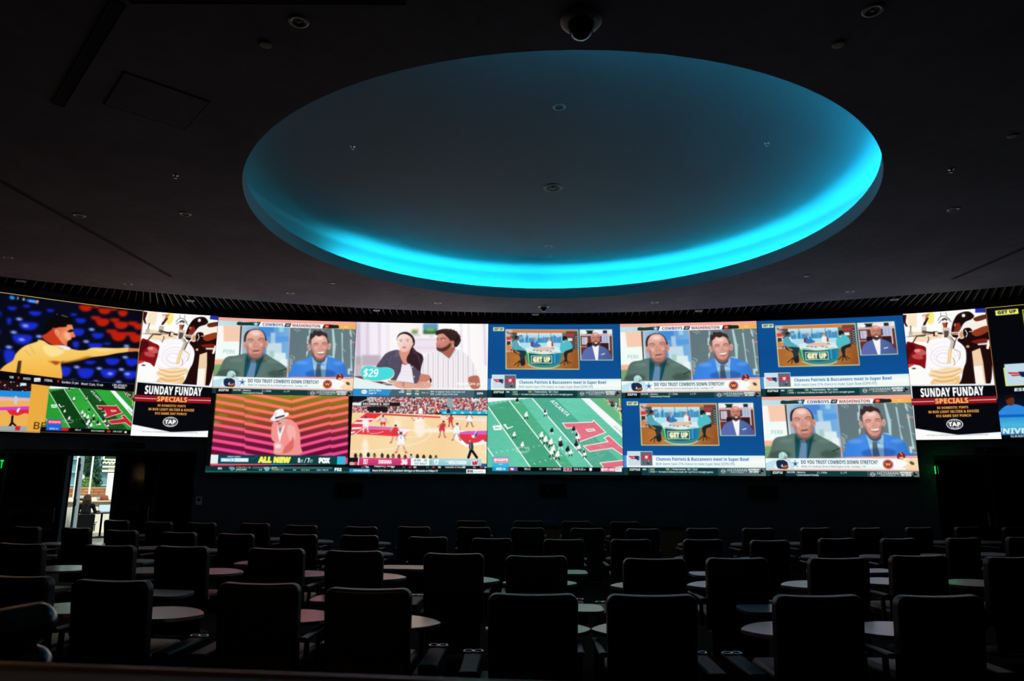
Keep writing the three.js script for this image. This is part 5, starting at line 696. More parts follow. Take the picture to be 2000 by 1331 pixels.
down(-9.29, -12.12, 'faint recessed downlight in the corner of the ceiling above the footballer screen');
down(-8.06, -13.91, 'faint recessed downlight between the slot end and the slats');
down(6.48, -9.53, 'recessed downlight beside the bright blue rim of the round opening');
down(-4.87, -14.59, 'recessed downlight near the slats above the two debating men');
down(-1.72, -15.4, 'recessed downlight near the slats above the couple picture');
down(3.26, -15.23, 'recessed downlight near the slats, beside the small camera');
down(7.22, -14.19, 'recessed downlight near the slats above the beer tap poster');
for (const [x, z, l] of [[-10.26, -13.84, 'recessed downlight among the slats above the footballer screen'], [-7.45, -15.44, 'recessed downlight among the slats above the beer tap poster by the doorway'], [-3.31, -16.31, 'recessed downlight among the slats between debate and couple pictures'], [0.58, -16.65, 'recessed downlight among the slats directly under the small camera'], [4.52, -16.17, 'recessed downlight among the slats above the upper middle debate picture'], [8.59, -14.96, 'recessed downlight among the slats above the last blue morning show']])
  { const o = down(x, z, l, CEIL + 0.03); mesh('housing', cyl(0.08, 0.08, 0.45, 0, 0.226, 0, 20), M.matte, o); }
cover(-2.27, -5.66, 'tan flat sprinkler cover beside the downlight and diagonal slot'); cover(2.95, -5.61, 'pale flat sprinkler cover beside the downlight with a glint'); cover(5.74, -7.3, 'tan flat sprinkler cover at the outer edge beyond the blue rim'); cover(-3.72, -13.74, 'small bluish sprinkler cover below the start of the bright cove light', plateMat); cover(5.79, -13.02, 'small bluish sprinkler cover beyond the round opening, by the long slot', plateMat);
{ const o = onCeiling('sprinkler', 'small pendant sprinkler on dark ceiling beside the dim edge of the opening', 'sprinkler', -4.46, -8.5, [['head', nozzle[0], M.steel], ['escutcheon', nozzle[1], M.steel]], CEIL, 'pendant sprinklers');
  dup(o, 'small pendant sprinkler on dark ceiling beyond the bright rim of the opening', [5.6, CEIL, -8.19], 0); const U = CEIL + 0.78;
  dup(o, 'pendant sprinkler inside the round recess, on its grey unlit half', [-2.32, U, -9.21], 0); dup(o, 'pendant sprinkler inside the round recess, on its blue lit half', [3.6, U, -9.03], 0); dup(o, 'tiny pendant sprinkler inside the recess, closest to the bright band', [0.81, U, -14.16], 0);
  down(0.59, -8.09, 'recessed downlight inside the round recess, above the ceiling speaker', U, lightTrim); down(0.75, -13.61, 'recessed downlight inside the round recess next to a tiny sprinkler', U, lightTrim);
  onCeiling('ceiling_speaker', 'round ceiling speaker at the centre of the recess', 'speaker', 0.66, -10.63, [['ring', lathe([[0.11, -0.004], [0.13, -0.014], [0.155, -0.012], [0.165, 0]], 40), std(0x9aa6a2, 0.5)], ['grille', lathe([[0.001, -0.012], [0.05, -0.012], [0.06, -0.004], [0.11, -0.003]], 40), std(0x3a4644, 0.6)], ['tweeter', lathe([[0.001, -0.024], [0.02, -0.022], [0.035, -0.012]], 24), std(0xa9b4b0, 0.4)]], U);
}
function domeCamera(x, z, k, label) {
  const o = onCeiling('dome_camera', label, 'camera', x, z, [['base', lathe([[0.11, -0.03], [0.13, -0.035], [0.165, -0.03], [0.18, -0.012], [0.18, 0]], 40), std(0xd6d2cc, 0.4)], ['collar', lathe([[0.1, -0.09], [0.11, -0.085], [0.112, -0.03]], 40), std(0x121214, 0.4)], ['screw', lathe([[0.001, -0.038], [0.008, -0.036], [0.008, -0.03]], 10).translate(0.1, 0, 0.1), M.black]]);
  const pts = []; for (let i = 0; i <= 12; i++) { const a = i / 12 * Math.PI / 2; pts.push([0.1 * Math.sin(a) + 0.0005, -0.09 - 0.085 * Math.cos(a)]); }
  mesh('dome', lathe(pts, 40), new THREE.MeshPhysicalMaterial({ color: 0x050506, roughness: 0.04, clearcoat: 1, clearcoatRoughness: 0.02 }), o); o.scale.setScalar(k); return o;
}
domeCamera(0.58, -5.3, 1, 'large dome camera on the dark ceiling before the round opening'); domeCamera(0.74, -15.69, 0.72, 'small dome camera between the bright cove rim and the slats');
// linear slots and hatch
function slot(x0, z0, x1, z1, w, label) {
  const L = Math.hypot(x1 - x0, z1 - z0), o = thing('slot_diffuser', label, 'air slot', [(x0 + x1) / 2, CEIL, (z0 + z1) / 2], Math.atan2(x1 - x0, z1 - z0));
  mesh('slot', box(w, 0.006, L, 0, -0.004, 0), M.matte, o); for (const s of [-1, 1]) mesh('rail', box(0.006, 0.01, L, s * (w / 2 + 0.003), -0.005, 0), std(0x2a2725, 0.7), o); for (const s of [-1, 1]) mesh('end_cap', box(w + 0.012, 0.01, 0.006, 0, -0.005, s * L / 2), std(0x2a2725, 0.7), o);
}
slot(-6.95, -7.2, -6.87, -13.31, 0.06, 'long dark air slot in the ceiling above the footballer screen'); slot(8.8, -8.9, 8.77, -13.18, 0.06, 'long dark air slot in the ceiling beyond the blue lit rim'); slot(-3.3, -5.1, -4.87, -6.74, 0.1, 'wide diagonal black air slot beside the square ceiling hatch'); slot(-3.2, -5.05, -0.9, -5.05, 0.09, 'wide black air slot running behind the downlight and sprinkler cover');
{ const o = thing('access_panel', 'square flush access hatch in the dark ceiling beside the diagonal slot', 'hatch', [-3.79, CEIL, -6.69], 0.74); mesh('door', box(0.8, 0.006, 0.8, 0, -0.003, 0), M.ceiling, o); for (const [w, d, x, z] of [[0.816, 0.008, 0, 0.404], [0.816, 0.008, 0, -0.404], [0.008, 0.816, 0.404, 0], [0.008, 0.816, -0.404, 0]]) mesh('frame', box(w, 0.008, d, x, -0.003, z), std(0x1a1614, 0.8), o); }

// ---- cove lights: LED strips lying in the trough behind the lip. Angles in degrees, 0 towards +x, 90 towards the screens
function coveStrip(label, a0, a1, color, power) {
  const o = thing('cove_light', label, 'light strip', [RC[0], CEIL + 0.07, RC[1]]), r = RR + 0.13, n = Math.max(1, Math.round((a1 - a0) / 9));
  const ring = (r0, r1, y0, y1) => { const g = []; for (let i = 0; i < n * 2; i++) { const p = (a0 + (a1 - a0) * (i + 0.5) / n / 2) * Math.PI / 180, L = r * (a1 - a0) / n / 2 * Math.PI / 180 + 0.004; g.push(box(r1 - r0, y1 - y0, L, (r0 + r1) / 2, (y0 + y1) / 2, 0).rotateY(p)); } return g; };
  mesh('channel', ring(r - 0.03, r + 0.03, 0.001, 0.012), M.alu, o);
  mesh('led_strip', ring(r - 0.02, r + 0.02, 0.013, 0.02), new THREE.MeshStandardMaterial({ color: 0x101010, emissive: color, emissiveIntensity: Math.min(1.5, power * 0.1) }), o).castShadow = false;
  for (let i = 0; i < n; i++) {
    const p = (a0 + (a1 - a0) * (i + 0.5) / n) * Math.PI / 180, L = r * (a1 - a0) / n * Math.PI / 180, l = new THREE.RectAreaLight(color, power, 0.06, L);
    l.position.set(Math.cos(p) * r, 0.03, -Math.sin(p) * r); l.rotation.set(0, -1.15, 0); const up = new THREE.Group(); up.rotation.set(Math.PI / 2, 0, 0); const h = new THREE.Group(); h.position.copy(l.position); h.rotation.y = p; l.position.set(0, 0, 0); up.add(l); h.add(up); o.add(h);
  }
}
const CYAN = lin(0.014, 0.72, 1), AZURE = lin(0.012, 0.64, 1);
coveStrip('bright cyan light strip in the cove, doorway end of the screen side', 93, 146, CYAN, COVE);
coveStrip('bright cyan light strip in the cove, far end of the screen side', 12, 91, CYAN, COVE);
coveStrip('bright azure light strip in the cove, away from doorway and screens', -100, 11, AZURE, COVE * 1.2);
coveStrip('dim teal light strip in the cove along the doorway side of the opening', 147, 259, lin(0.06, 0.7, 0.85), COVE_DIM);

// ---- seats. Local front is -z; the top of the backrest stands 0.3 m behind the base
function backGeo() {
  const sh = new THREE.Shape(), w = 0.3, h0 = 0.34, h1 = 1.0, r = 0.05; sh.moveTo(-w + 0.01, h0); sh.lineTo(w - 0.01, h0); sh.lineTo(w, h1 - r); sh.quadraticCurveTo(w, h1 + 0.006, w - r, h1 + 0.004); sh.quadraticCurveTo(0, h1 - 0.012, -w + r, h1 + 0.004); sh.quadraticCurveTo(-w, h1 + 0.006, -w, h1 - r); sh.closePath();
  const g = new THREE.ExtrudeGeometry(sh, { depth: 0.05, bevelEnabled: true, bevelThickness: 0.028, bevelSize: 0.024, bevelSegments: 4, curveSegments: 8 }); g.translate(0, 0, 0.2); const p = g.attributes.position; for (let i = 0; i < p.count; i++) p.setZ(i, p.getZ(i) + (p.getY(i) - 0.4) * 0.1 - 0.05 * (1 - Math.cos(p.getX(i) * 2.2))); g.computeVertexNormals(); return g;
}
const chairGeo = { back: backGeo(), seat: rbox(0.58, 0.15, 0.56, 0, 0.39, -0.06, 0.05, 3), shell: rbox(0.58, 0.6, 0.03, 0, 0.36, 0.262, 0.012), post: cyl(0.035, 0.035, 0.24, 0, 0.19, -0.02, 14), base: lathe([[0.001, 0.05], [0.06, 0.05], [0.2, 0.018], [0.21, 0]], 28).translate(0, 0, -0.02), slim: (s) => [rbox(0.06, 0.04, 0.48, s * 0.345, 0.6, -0.02, 0.018), rbox(0.035, 0.25, 0.05, s * 0.345, 0.46, 0.12, 0.015), rbox(0.035, 0.25, 0.05, s * 0.345, 0.46, -0.16, 0.015)], wide: (s) => [rbox(0.14, 0.2, 0.62, s * 0.455, 0.4, -0.02, 0.02), rbox(0.1, 0.06, 0.3, s * 0.36, 0.36, -0.02, 0.01)], ring: new THREE.TorusGeometry(0.036, 0.007, 8, 22).rotateX(Math.PI / 2) };
const cupGeo = lathe([[0.001, -0.03], [0.03, -0.03], [0.033, 0]], 18);
function makeChair(kind, skin = M.leather) {
  const o = new THREE.Group(); o.name = 'lounge_chair'; o.userData = { label: '', category: 'chair', base: 'lounge_chair' };
  mesh('backrest', chairGeo.back, skin, o); mesh('seat', chairGeo.seat, skin, o); mesh('back_shell', chairGeo.shell, M.black, o); mesh('post', chairGeo.post, M.post, o); mesh('base', chairGeo.base, M.post, o);
  for (const s of [-1, 1]) {
    const wide = kind === 'both' || (kind === 'l' && s < 0) || (kind === 'r' && s > 0);
    const a = mesh('armrest', merge(wide ? chairGeo.wide(s) : chairGeo.slim(s)), wide ? M.armrest : skin, o);
    if (wide) for (const dx of [-0.04, 0.04]) { const h = mesh('cup_holder', [chairGeo.ring.clone().translate(s * 0.455 + dx * 0.95, 0.504, -0.27)], M.chrome, a); h.castShadow = true; }
  }
  return o;
}
const protos = { l: makeChair('l'), r: makeChair('r'), slim: makeChair('slim') };
// each seat carries a lens shaped tablet on a swing arm; small rounded tables stand beyond the two rear rows
function lensGeo(w, d, k) { const sh = new THREE.Shape(); sh.moveTo(-w, 0.02); sh.bezierCurveTo(-w * 0.75, d * 0.75, -w * 0.3, d, 0, d); sh.bezierCurveTo(w * 0.3, d, w * 0.75, d * 0.75, w, 0.02); sh.bezierCurveTo(w * 1.03, -0.02, w * 0.9, -0.1, w * 0.8, -0.14); sh.bezierCurveTo(w * 0.45, -k, -w * 0.45, -k, -w * 0.8, -0.14); sh.bezierCurveTo(-w * 0.9, -0.1, -w * 1.03, -0.02, -w, 0.02); const g = new THREE.ExtrudeGeometry(sh, { depth: 0.022, bevelEnabled: true, bevelThickness: 0.004, bevelSize: 0.004, bevelSegments: 2, curveSegments: 14 }); g.rotateX(-Math.PI / 2); return g; }
for (const [k, w, x] of [['l', 0.41, 0.05], ['r', 0.41, 0.05], ['slim', 0.36, 0.06]]) {
  const o = protos[k], t = mesh('tablet', lensGeo(w, 0.3, 0.28).translate(x, 0.65, -0.28), M.tabletop, o);
  mesh('swing_arm', [cyl(0.02, 0.02, 0.3, 0.3, 0.5, -0.36, 12), box(0.3, 0.03, 0.04, 0.16, 0.36, -0.34)], M.post, t);
}
const barTable = (() => {
  const o = new THREE.Group(); o.name = 'drink_table'; o.userData = { label: '', category: 'table', base: 'drink_table' };
  const s = 0.36, t = 0.18, r = 0.12, sh = new THREE.Shape(); sh.moveTo(-s + r, -t); sh.lineTo(s - r, -t); sh.quadraticCurveTo(s, -t, s, -t + r); sh.lineTo(s, t - r); sh.quadraticCurveTo(s, t, s - r, t); sh.lineTo(-s + r, t); sh.quadraticCurveTo(-s, t, -s, t - r); sh.lineTo(-s, -t + r); sh.quadraticCurveTo(-s, -t, -s + r, -t);
  mesh('tabletop', new THREE.ExtrudeGeometry(sh, { depth: 0.025, bevelEnabled: true, bevelThickness: 0.004, bevelSize: 0.004, bevelSegments: 2 }).rotateX(-Math.PI / 2).translate(0, 0.65, 0), M.tabletop, o);
  mesh('leg', cyl(0.03, 0.03, 0.64, 0, 0.33, 0, 14), M.post, o); mesh('foot', lathe([[0.001, 0.02], [0.05, 0.02], [0.15, 0.008], [0.16, 0]], 24), M.post, o); return o;
})();
const ROWS = [
  ['fifth', 0.18, true, [[-4.05, -5.86], [-3.15, -5.67], [-1.95, -5.57], [-1.06, -5.36], [0.16, -5.16], [1.01, -5.15], [2.21, -5.17], [3.09, -5.19]]],
  ['fourth', 0.18, true, [[-5.78, -8.38], [-4.65, -8.24], [-3.78, -8.18], [-2.64, -8.02], [-1.72, -7.82], [-0.61, -7.63], [0.27, -7.45], [1.47, -7.29], [2.34, -7.37], [3.41, -7.42], [4.4, -7.69], [5.36, -7.6]]],
  ['third', 0, false, [[-8.98, -13.14], [-7.94, -12.95], [-6.84, -12.46], [-5.67, -12.13], [-4.61, -11.9], [-3.55, -11.87], [-2.51, -11.75], [-1.35, -11.54], [-0.3, -11.35], [0.84, -11.24], [1.91, -11.31], [3.08, -11.38], [4.11, -11.27], [5.37, -11.69], [6.42, -11.75], [7.6, -11.92], [8.77, -12.17]]],
  ['second', 0, false, [[-8.34, -14.96], [-7.26, -14.59], [-6.28, -14.38], [-5.18, -14.32], [-4.1, -13.86], [-2.87, -13.56], [-1.87, -13.64], [-0.71, -13.6], [0.32, -13.55], [1.46, -13.51], [2.51, -13.46], [3.7, -13.67], [4.8, -13.75], [6.01, -13.96], [7.07, -14.04], [8.22, -14.25], [9.34, -14.47], [10.35, -14.54]]],
  ['first', 0, false, [[-0.86, -15.43], [0.38, -15.53], [1.43, -15.46], [2.48, -15.39]]],
];
ROWS.forEach(([row, y, pairs, list]) => list.forEach(([x, z], i) => {
  const turn = Math.atan2(-(0.6 - x), 38 + z) * 0.9, c = Math.cos(turn), s = Math.sin(turn), put = (lx, lz) => [x + lx * c + (lz - 0.3) * s, y, z - lx * s + (lz - 0.3) * c];   // backrest top at x, z
  const which = `${ordinal(i)} from the doorway in the ${row} row from the screens`, odd = row === 'fourth' ? (i + 1) % 2 : i % 2;
  dup(pairs ? (odd ? protos.r : protos.l) : protos.slim, `black leather lounge chair, ${which}`, put(0, 0), turn, 'lounge chairs facing the video wall');
  if (pairs && i % 2 === 0) dup(barTable, `small grey drink table beyond the ${ordinal(i)} chair of the ${row} row`, put(0.3, -1.12), turn, 'small drink tables between the rear rows');
}));

// ---- rear platform: one near chair and the ledge the camera looks over
{ const o = thing('tub_chair', 'glossy tub chair with rolled horizontal padding behind the wooden ledge', 'chair', [-1.87, 0.64, -2.2]), vinyl = new THREE.MeshPhysicalMaterial({ color: 0x2e3031, roughness: 0.3, clearcoat: 1, clearcoatRoughness: 0.14 });
  const arc = new THREE.CatmullRomCurve3([[0.42, -0.02], [0.33, 0.17], [0.12, 0.29], [-0.15, 0.3], [-0.34, 0.17], [-0.42, -0.02]].map(([x, z]) => V3(x, 0, z)));
  for (let k = 0; k < 4; k++) { const g = [new THREE.TubeGeometry(arc, 40, 0.06, 14)]; for (const x of [0.42, -0.42]) g.push(new THREE.SphereGeometry(0.06, 16, 12).translate(x, 0, -0.02)); mesh('padding_roll', merge(g).translate(0, 0.96 - k * 0.122, 0), vinyl, o); }
  const shell = []; for (let i = 0; i < 24; i++) { const p = arc.getPoint((i + 0.5) / 24), t = arc.getTangent((i + 0.5) / 24); shell.push(box(0.055, 0.46, 0.03, 0, 0, 0, -Math.atan2(t.z, t.x)).translate(p.x, 0.74, p.z)); } mesh('shell', shell, M.black, o);
  mesh('seat', rbox(0.7, 0.16, 0.6, 0, 0.43, -0.08, 0.05, 3), vinyl, o); mesh('post', cyl(0.035, 0.035, 0.3, 0, 0.2, -0.02, 14), M.post, o); mesh('base', lathe([[0.001, 0.05], [0.06, 0.05], [0.24, 0.018], [0.25, 0]], 28), M.post, o); }
{ const o = thing('drink_ledge', 'wooden drink ledge crossing the bottom corner in front of the camera', 'ledge', [-1.4, 0.64, -1.21], -0.105);
  const wood = std(0xa57c3c, 0.3); mesh('top', rbox(2.9, 0.045, 0.3, 0.2, 1.0555, 0.0, 0.012), std(0x15110d, 0.6), o); mesh('edge_strip', rbox(2.9, 0.05, 0.022, 0.2, 1.058, -0.15, 0.009), wood, o); mesh('panel', box(2.8, 1.03, 0.08, 0.2, 0.517, 0.05), std(0x1c1a18, 0.6), o); }

// ---- fittings on the front wall
function wallThing(name, label, cat, x, y, off, group) { const s = sX(x), a = along(s), p = onWall(s, off, y); return thing(name, label, cat, p.toArray(), Math.atan2(a.n.x, a.n.z), group); }
for (const [x, y, w, h, l] of [[-3.9, 1.64, 0.68, 0.32, 'black speaker box on dark wall under the white hat and basketball pictures'], [1.02, 1.65, 0.68, 0.32, 'black speaker box on dark wall under the football picture'], [5.91, 1.65, 0.68, 0.32, 'black speaker box on dark wall under the lowest debate picture'], [-8.72, 2.63, 0.62, 0.13, 'flat black speaker bar over the daylight doorway'], [10.54, 2.61, 0.66, 0.13, 'flat black speaker bar under the far beer tap poster']]) {
  const o = wallThing('wall_speaker', l, 'speaker', x, y, -0.12, 'black wall speakers'); mesh('body', rbox(w, h, 0.12, 0, 0, 0.06, 0.012), M.black, o); mesh('grille', rbox(w - 0.03, h - 0.03, 0.012, 0, 0, 0.122, 0.005), M.matte, o); mesh('badge', box(0.018, 0.018, 0.004, -w * 0.2, 0, 0.129), M.steel, o);
}
{ const o = wallThing('thermostat', 'small white thermostat on dark wall beside the black glass', 'thermostat', -7.28, 1.37, -0.12); mesh('housing', rbox(0.13, 0.19, 0.035, 0, 0, 0.018, 0.012), M.white, o); mesh('display', box(0.075, 0.075, 0.004, 0, 0.025, 0.0365), std(0x20262a, 0.2), o); mesh('button', rbox(0.05, 0.018, 0.006, 0, -0.05, 0.037, 0.003), std(0xb0b0ae, 0.5), o); }
{ const o = wallThing('credenza', 'low wooden cabinet with black frame against the front wall', 'cabinet', 2.4, 0, -0.12), wood = std(0x9a5a22, 0.5); mesh('carcass', [box(3.6, 0.06, 0.4, 0, 0.8, 0.2), box(3.6, 0.08, 0.4, 0, 0.04, 0.2), box(0.06, 0.72, 0.4, -1.77, 0.42, 0.2), box(0.06, 0.72, 0.4, 1.77, 0.42, 0.2), box(3.5, 0.7, 0.02, 0, 0.42, 0.02)], M.black, o);
  for (let k = 0; k < 4; k++) { const d = mesh('door', rbox(0.84, 0.68, 0.03, -1.3 + k * 0.868, 0.42, 0.375, 0.006), wood, o); mesh('knob', new THREE.SphereGeometry(0.014, 10, 8).translate(-1.3 + k * 0.868 + (k % 2 ? -0.36 : 0.36), 0.5, 0.4), M.steel, d); } }
// exit signs
const exitMat = new THREE.MeshStandardMaterial({ color: 0x021a06, emissive: lin(0.0, 1, 0.16), emissiveIntensity: 1.1 });
function exitSign(label, pos, turn, k) {
  const o = thing('exit_sign', label, 'exit sign', pos, turn, 'green exit signs'); mesh('housing', rbox(0.36 * k, 0.24, 0.04, 0, 0, 0, 0.01), M.black, o);
  for (const f of [1, -1]) [...'EXIT'].forEach((ch, i) => { const g = new TextGeometry(ch, { font, size: 0.15, depth: 0.004, curveSegments: 4 }); g.center(); g.scale(0.62 * k, 1.15, 1); g.translate(f * (-0.12 + i * 0.08) * k, 0, 0); if (f < 0) g.rotateY(Math.PI), g.translate(0, 0, 0); g.translate(f < 0 ? 2 * (-(0)) : 0, 0, f * 0.0225); mesh('lit_letter', g, exitMat, o).castShadow = false; });
  const l = new THREE.PointLight(lin(0, 1, 0.16), 0.05); l.position.set(0, 0, 0.1); o.add(l);
}
{ const s = sAt(-10.64, -14.45), a = along(s); exitSign('green lit exit sign on the black glass, cut by the frame', onWall(s, -0.27, 2.175).toArray(), Math.atan2(a.n.x, a.n.z), 0.8); }
{ const p = onWall(sX(9.52), 0.06, 2.17); exitSign('green lit exit sign seen edge on beside the lowest debate picture', p.toArray(), 1.09, 1); }

// ---- the bright hall beyond the doorway. Local frame: u to the side, w away from the camera along the line of sight through the door
const AX = V3(-0.5108, 0, -0.8597), UX = V3(0.8597, 0, -0.5108), HT = Math.atan2(-AX.x, -AX.z);
const H = (u, y, w) => V3(0, y, 0).addScaledVector(UX, u).addScaledVector(AX, w);
const hall = (name, label, cat, u, y, w, turn = 0, group) => thing(name, label, cat, H(u, y, w).toArray(), HT + turn, group);
const hmesh = (name, geo, m, o) => mesh(name, geo, m, o);
{
  const paint = std(0xd9dcd4, 0.8), tile = std(0x9a948a, 0.5), concrete = std(0x8b8a86, 0.9);
  const loc = (g) => g.map((q) => q.rotateY(HT)), at = (w, h, d, u, y, ww) => { const c = H(u, y, ww); return box(w, h, d, 0, 0, 0, HT).translate(c.x, c.y, c.z); };
  const hf = struct('floor_hall', at(9, 0.1, 14.4, 0, -0.06, 25.4), tile);
  struct('wall_hall_side', at(0.15, 3.4, 12.6, -3.4, 1.7, 25.3), paint); struct('wall_hall_end', at(0.15, 3.4, 11, 3.4, 1.7, 26.6), paint);
  const sk = struct('ceiling_hall'); for (const [u, wd] of [[-2.6, 1.6], [2.6, 1.6]]) hmesh('panel', at(wd, 0.12, 12.5, u, 3.4, 25.4), paint, sk); for (let k = 0; k < 6; k++) hmesh('rafter', at(3.6, 0.2, 0.1, 0, 3.4, 20 + k * 2.2), paint, sk);
  // window wall at the end of the hall
  const win = struct('window_4'), fr = std(0xcfd8d6, 0.5), pane = new THREE.MeshPhysicalMaterial({ color: 0xdcebea, roughness: 0.02, transmission: 1, thickness: 0, ior: 1.4 });
  hmesh('sill_wall', at(6.8, 1.0, 0.2, 0, 0.5, 30.6), paint, win);
  for (const u of [-3.2, -1.7, -0.62, -0.14, 0.42, 1.6, 3.2]) hmesh('mullion', at(0.06, 2.4, 0.1, u, 2.2, 30.6), fr, win);
  for (const y of [1.03, 3.0, 3.36]) hmesh('transom', at(6.8, 0.06, 0.1, 0, y, 30.6), fr, win);
  hmesh('glass', at(6.7, 2.3, 0.008, 0, 2.2, 30.6), pane, win);
  struct('pillar_hall', at(0.26, 3.4, 0.26, 0.52, 1.7, 29.6), std(0xf2f2ea, 0.7));
  // door leaf folded back against the hall side of the frame
  const leaf = hall('door_leaf', 'grey metal door leaf standing open in the daylight doorway', 'door', -0.345, 0, 18.45, 0);
  leaf.rotation.y += 1.5; hmesh('panel', rbox(0.9, 2.3, 0.045, 0.45, 1.18, 0, 0.006), std(0xa2aeb0, 0.45), leaf); hmesh('edge_plate', box(0.1, 2.28, 0.006, 0.06, 1.18, 0.0255), std(0xb4bfc0, 0.4), leaf);
  for (const y of [2.12, 1.35, 0.3]) hmesh('hinge', [rbox(0.05, 0.14, 0.03, 0.02, y, 0.034, 0.004), cyl(0.014, 0.014, 0.16, -0.01, y, 0.03, 12)], M.white, leaf);
  // counter
  const c = hall('counter', 'bar counter with wood top and white slatted front in the bright hall', 'counter', 0.3, 0, 27.2), board = std(0xe2e6da, 0.6);
  hmesh('body', box(3.6, 1.02, 0.5, 0, 0.51, -0.05), paint, c); hmesh('countertop', rbox(3.7, 0.05, 0.64, 0, 1.05, 0, 0.01), std(0xd8b98a, 0.45), c);
  for (let k = 0; k < 36; k++) hmesh('slat', box(0.088, 0.96, 0.02, -1.75 + k * 0.1, 0.52, 0.21), board, c);
  // things on the counter
  const hat = hall('felt_hat', 'brown felt hat with red band on the bar counter', 'hat', 0.33, 1.075, 27.1), felt = std(0x6e4a30, 0.9); hmesh('crown', lathe([[0.125, 0.01], [0.12, 0.08], [0.1, 0.15], [0.05, 0.17], [0.001, 0.16]], 28), felt, hat); hmesh('brim', lathe([[0.12, 0.012], [0.2, 0.004], [0.21, 0.014], [0.12, 0.022]], 28), std(0x1d1512, 0.9), hat); hmesh('band', lathe([[0.127, 0.014], [0.126, 0.05]], 28), std(0xc01420, 0.7), hat);
  const tray = hall('serving_tray', 'black tray with stacked white boxes on the bar counter', 'tray', -0.32, 1.075, 27.05); hmesh('tray', [box(0.36, 0.012, 0.3, 0, 0.006, 0), box(0.36, 0.07, 0.012, 0, 0.04, 0.15), box(0.36, 0.07, 0.012, 0, 0.04, -0.15), box(0.012, 0.07, 0.3, 0.18, 0.04, 0), box(0.012, 0.07, 0.3, -0.18, 0.04, 0)], M.black, tray);
  for (let k = 0; k < 3; k++) tag(hmesh('paper_box', rbox(0.28, 0.045, 0.22, 0, 0, 0, 0.006), M.white), ['white paper box at the bottom of the stack in the tray', 'white paper box in the middle of the stack in the tray', 'white paper box on top of the stack in the tray'][k], 'box', 'boxes in the tray').position.copy(H(-0.32 + k * 0.01, 1.11 + k * 0.0465, 27.05));
  // burger sign hanging in the hall: a stack of outlined shapes
  const sg = hall('burger_sign', 'green outlined burger sign hanging in the bright hall', 'sign', 0.44, 2.32, 28.2), glow = new THREE.MeshStandardMaterial({ color: 0xe6f6c8, roughness: 0.5, emissive: lin(0.55, 1, 0.35), emissiveIntensity: 0.9 }), back = std(0x14180f, 0.7);
  const tubes = (pts) => new THREE.TubeGeometry(new THREE.CatmullRomCurve3(pts.map(([x, y]) => V3(x, y, 0.045))), 40, 0.019, 8), bun = new THREE.Shape(); bun.moveTo(-0.26, 0); bun.bezierCurveTo(-0.26, 0.3, 0.26, 0.3, 0.26, 0); bun.closePath(); const bar = (y) => rbox(0.52, 0.1, 0.06, 0, y, 0, 0.045, 4), ex = new THREE.ExtrudeGeometry(bun, { depth: 0.06, bevelEnabled: false }).translate(0, 0.06, -0.03);
  hmesh('backing', [ex, bar(0.0), bar(-0.12), bar(-0.24)], back, sg);
  hmesh('lit_bun', tubes([[-0.22, 0.09], [-0.2, 0.18], [-0.1, 0.26], [0, 0.275], [0.1, 0.26], [0.2, 0.18], [0.22, 0.09], [0, 0.085], [-0.21, 0.088]]), glow, sg);
  hmesh('lit_lettuce', tubes(Array.from({ length: 11 }, (_, i) => [-0.22 + i * 0.044, i % 2 ? 0.02 : -0.02])), glow, sg);
  for (const y of [-0.12, -0.24]) hmesh('lit_patty', rbox(0.44, 0.05, 0.03, 0, y, 0.035, 0.02, 3), glow, sg);
  sg.scale.setScalar(1.2); hmesh('rod', cyl(0.008, 0.008, 0.85, 0, 0.7, 0, 8), M.steel, sg); const gl = new THREE.PointLight(lin(0.55, 1, 0.35), 0.3); gl.position.set(0, 0, 0.2); sg.add(gl);
  // outdoors beyond the window
  struct('ground_outside', at(60, 0.2, 40, 0, -0.12, 52.6), concrete);
  const fac = hall('far_building', 'slate blue building with flat roof behind the window', 'building', 2, 0, 48); hmesh('wall', box(26, 9, 0.6, 0, 4.5, 0), std(0x6a848c, 0.8), fac); for (let k = 0; k < 5; k++) hmesh('ledge', box(26, 0.1, 0.2, 0, 1.2 + k * 0.75, 0.38), std(0x8aa0a4, 0.7), fac); hmesh('parapet', box(26.2, 0.3, 0.9, 0, 9.1, 0), std(0x8aa0a4, 0.7), fac);
  const pw = hall('planter_wall', 'low orange brick planter wall outside the window', 'wall', 0.2, 0, 36); hmesh('core', box(8, 1.25, 0.36, 0, 0.625, 0), std(0x9a5a3a, 0.9), pw); hmesh('coping', rbox(8.1, 0.07, 0.44, 0, 1.28, 0, 0.01), std(0xb87a54, 0.8), pw);
  const bg = new RoundedBoxGeometry(0.38, 0.11, 0.05, 1, 0.008), bms = [std(0xb8683e, 0.9), std(0xc4764a, 0.9), std(0xa85a36, 0.9)]; for (let r = 0; r < 3; r++) for (let k = 0; k < 12; k++) { const b = hmesh('brick', bg, bms[Math.floor(rnd() * 3)], pw); b.position.set(-2.4 + k * 0.4 + (r % 2) * 0.2, 1.18 - r * 0.125, 0.185); }
  const lamp = hall('globe_lamp', 'white globe street lamp in front of the tree', 'lamp post', -0.58, 0, 40); hmesh('globe', new THREE.SphereGeometry(0.14, 20, 14).translate(0, 1.72, 0), std(0xf0efe8, 0.4), lamp); hmesh('cap', lathe([[0.001, 1.91], [0.06, 1.89], [0.1, 1.82]], 20), std(0x9a4a3a, 0.6), lamp); hmesh('pole', cyl(0.04, 0.05, 1.54, 0, 0.77, 0, 12), M.post, lamp);
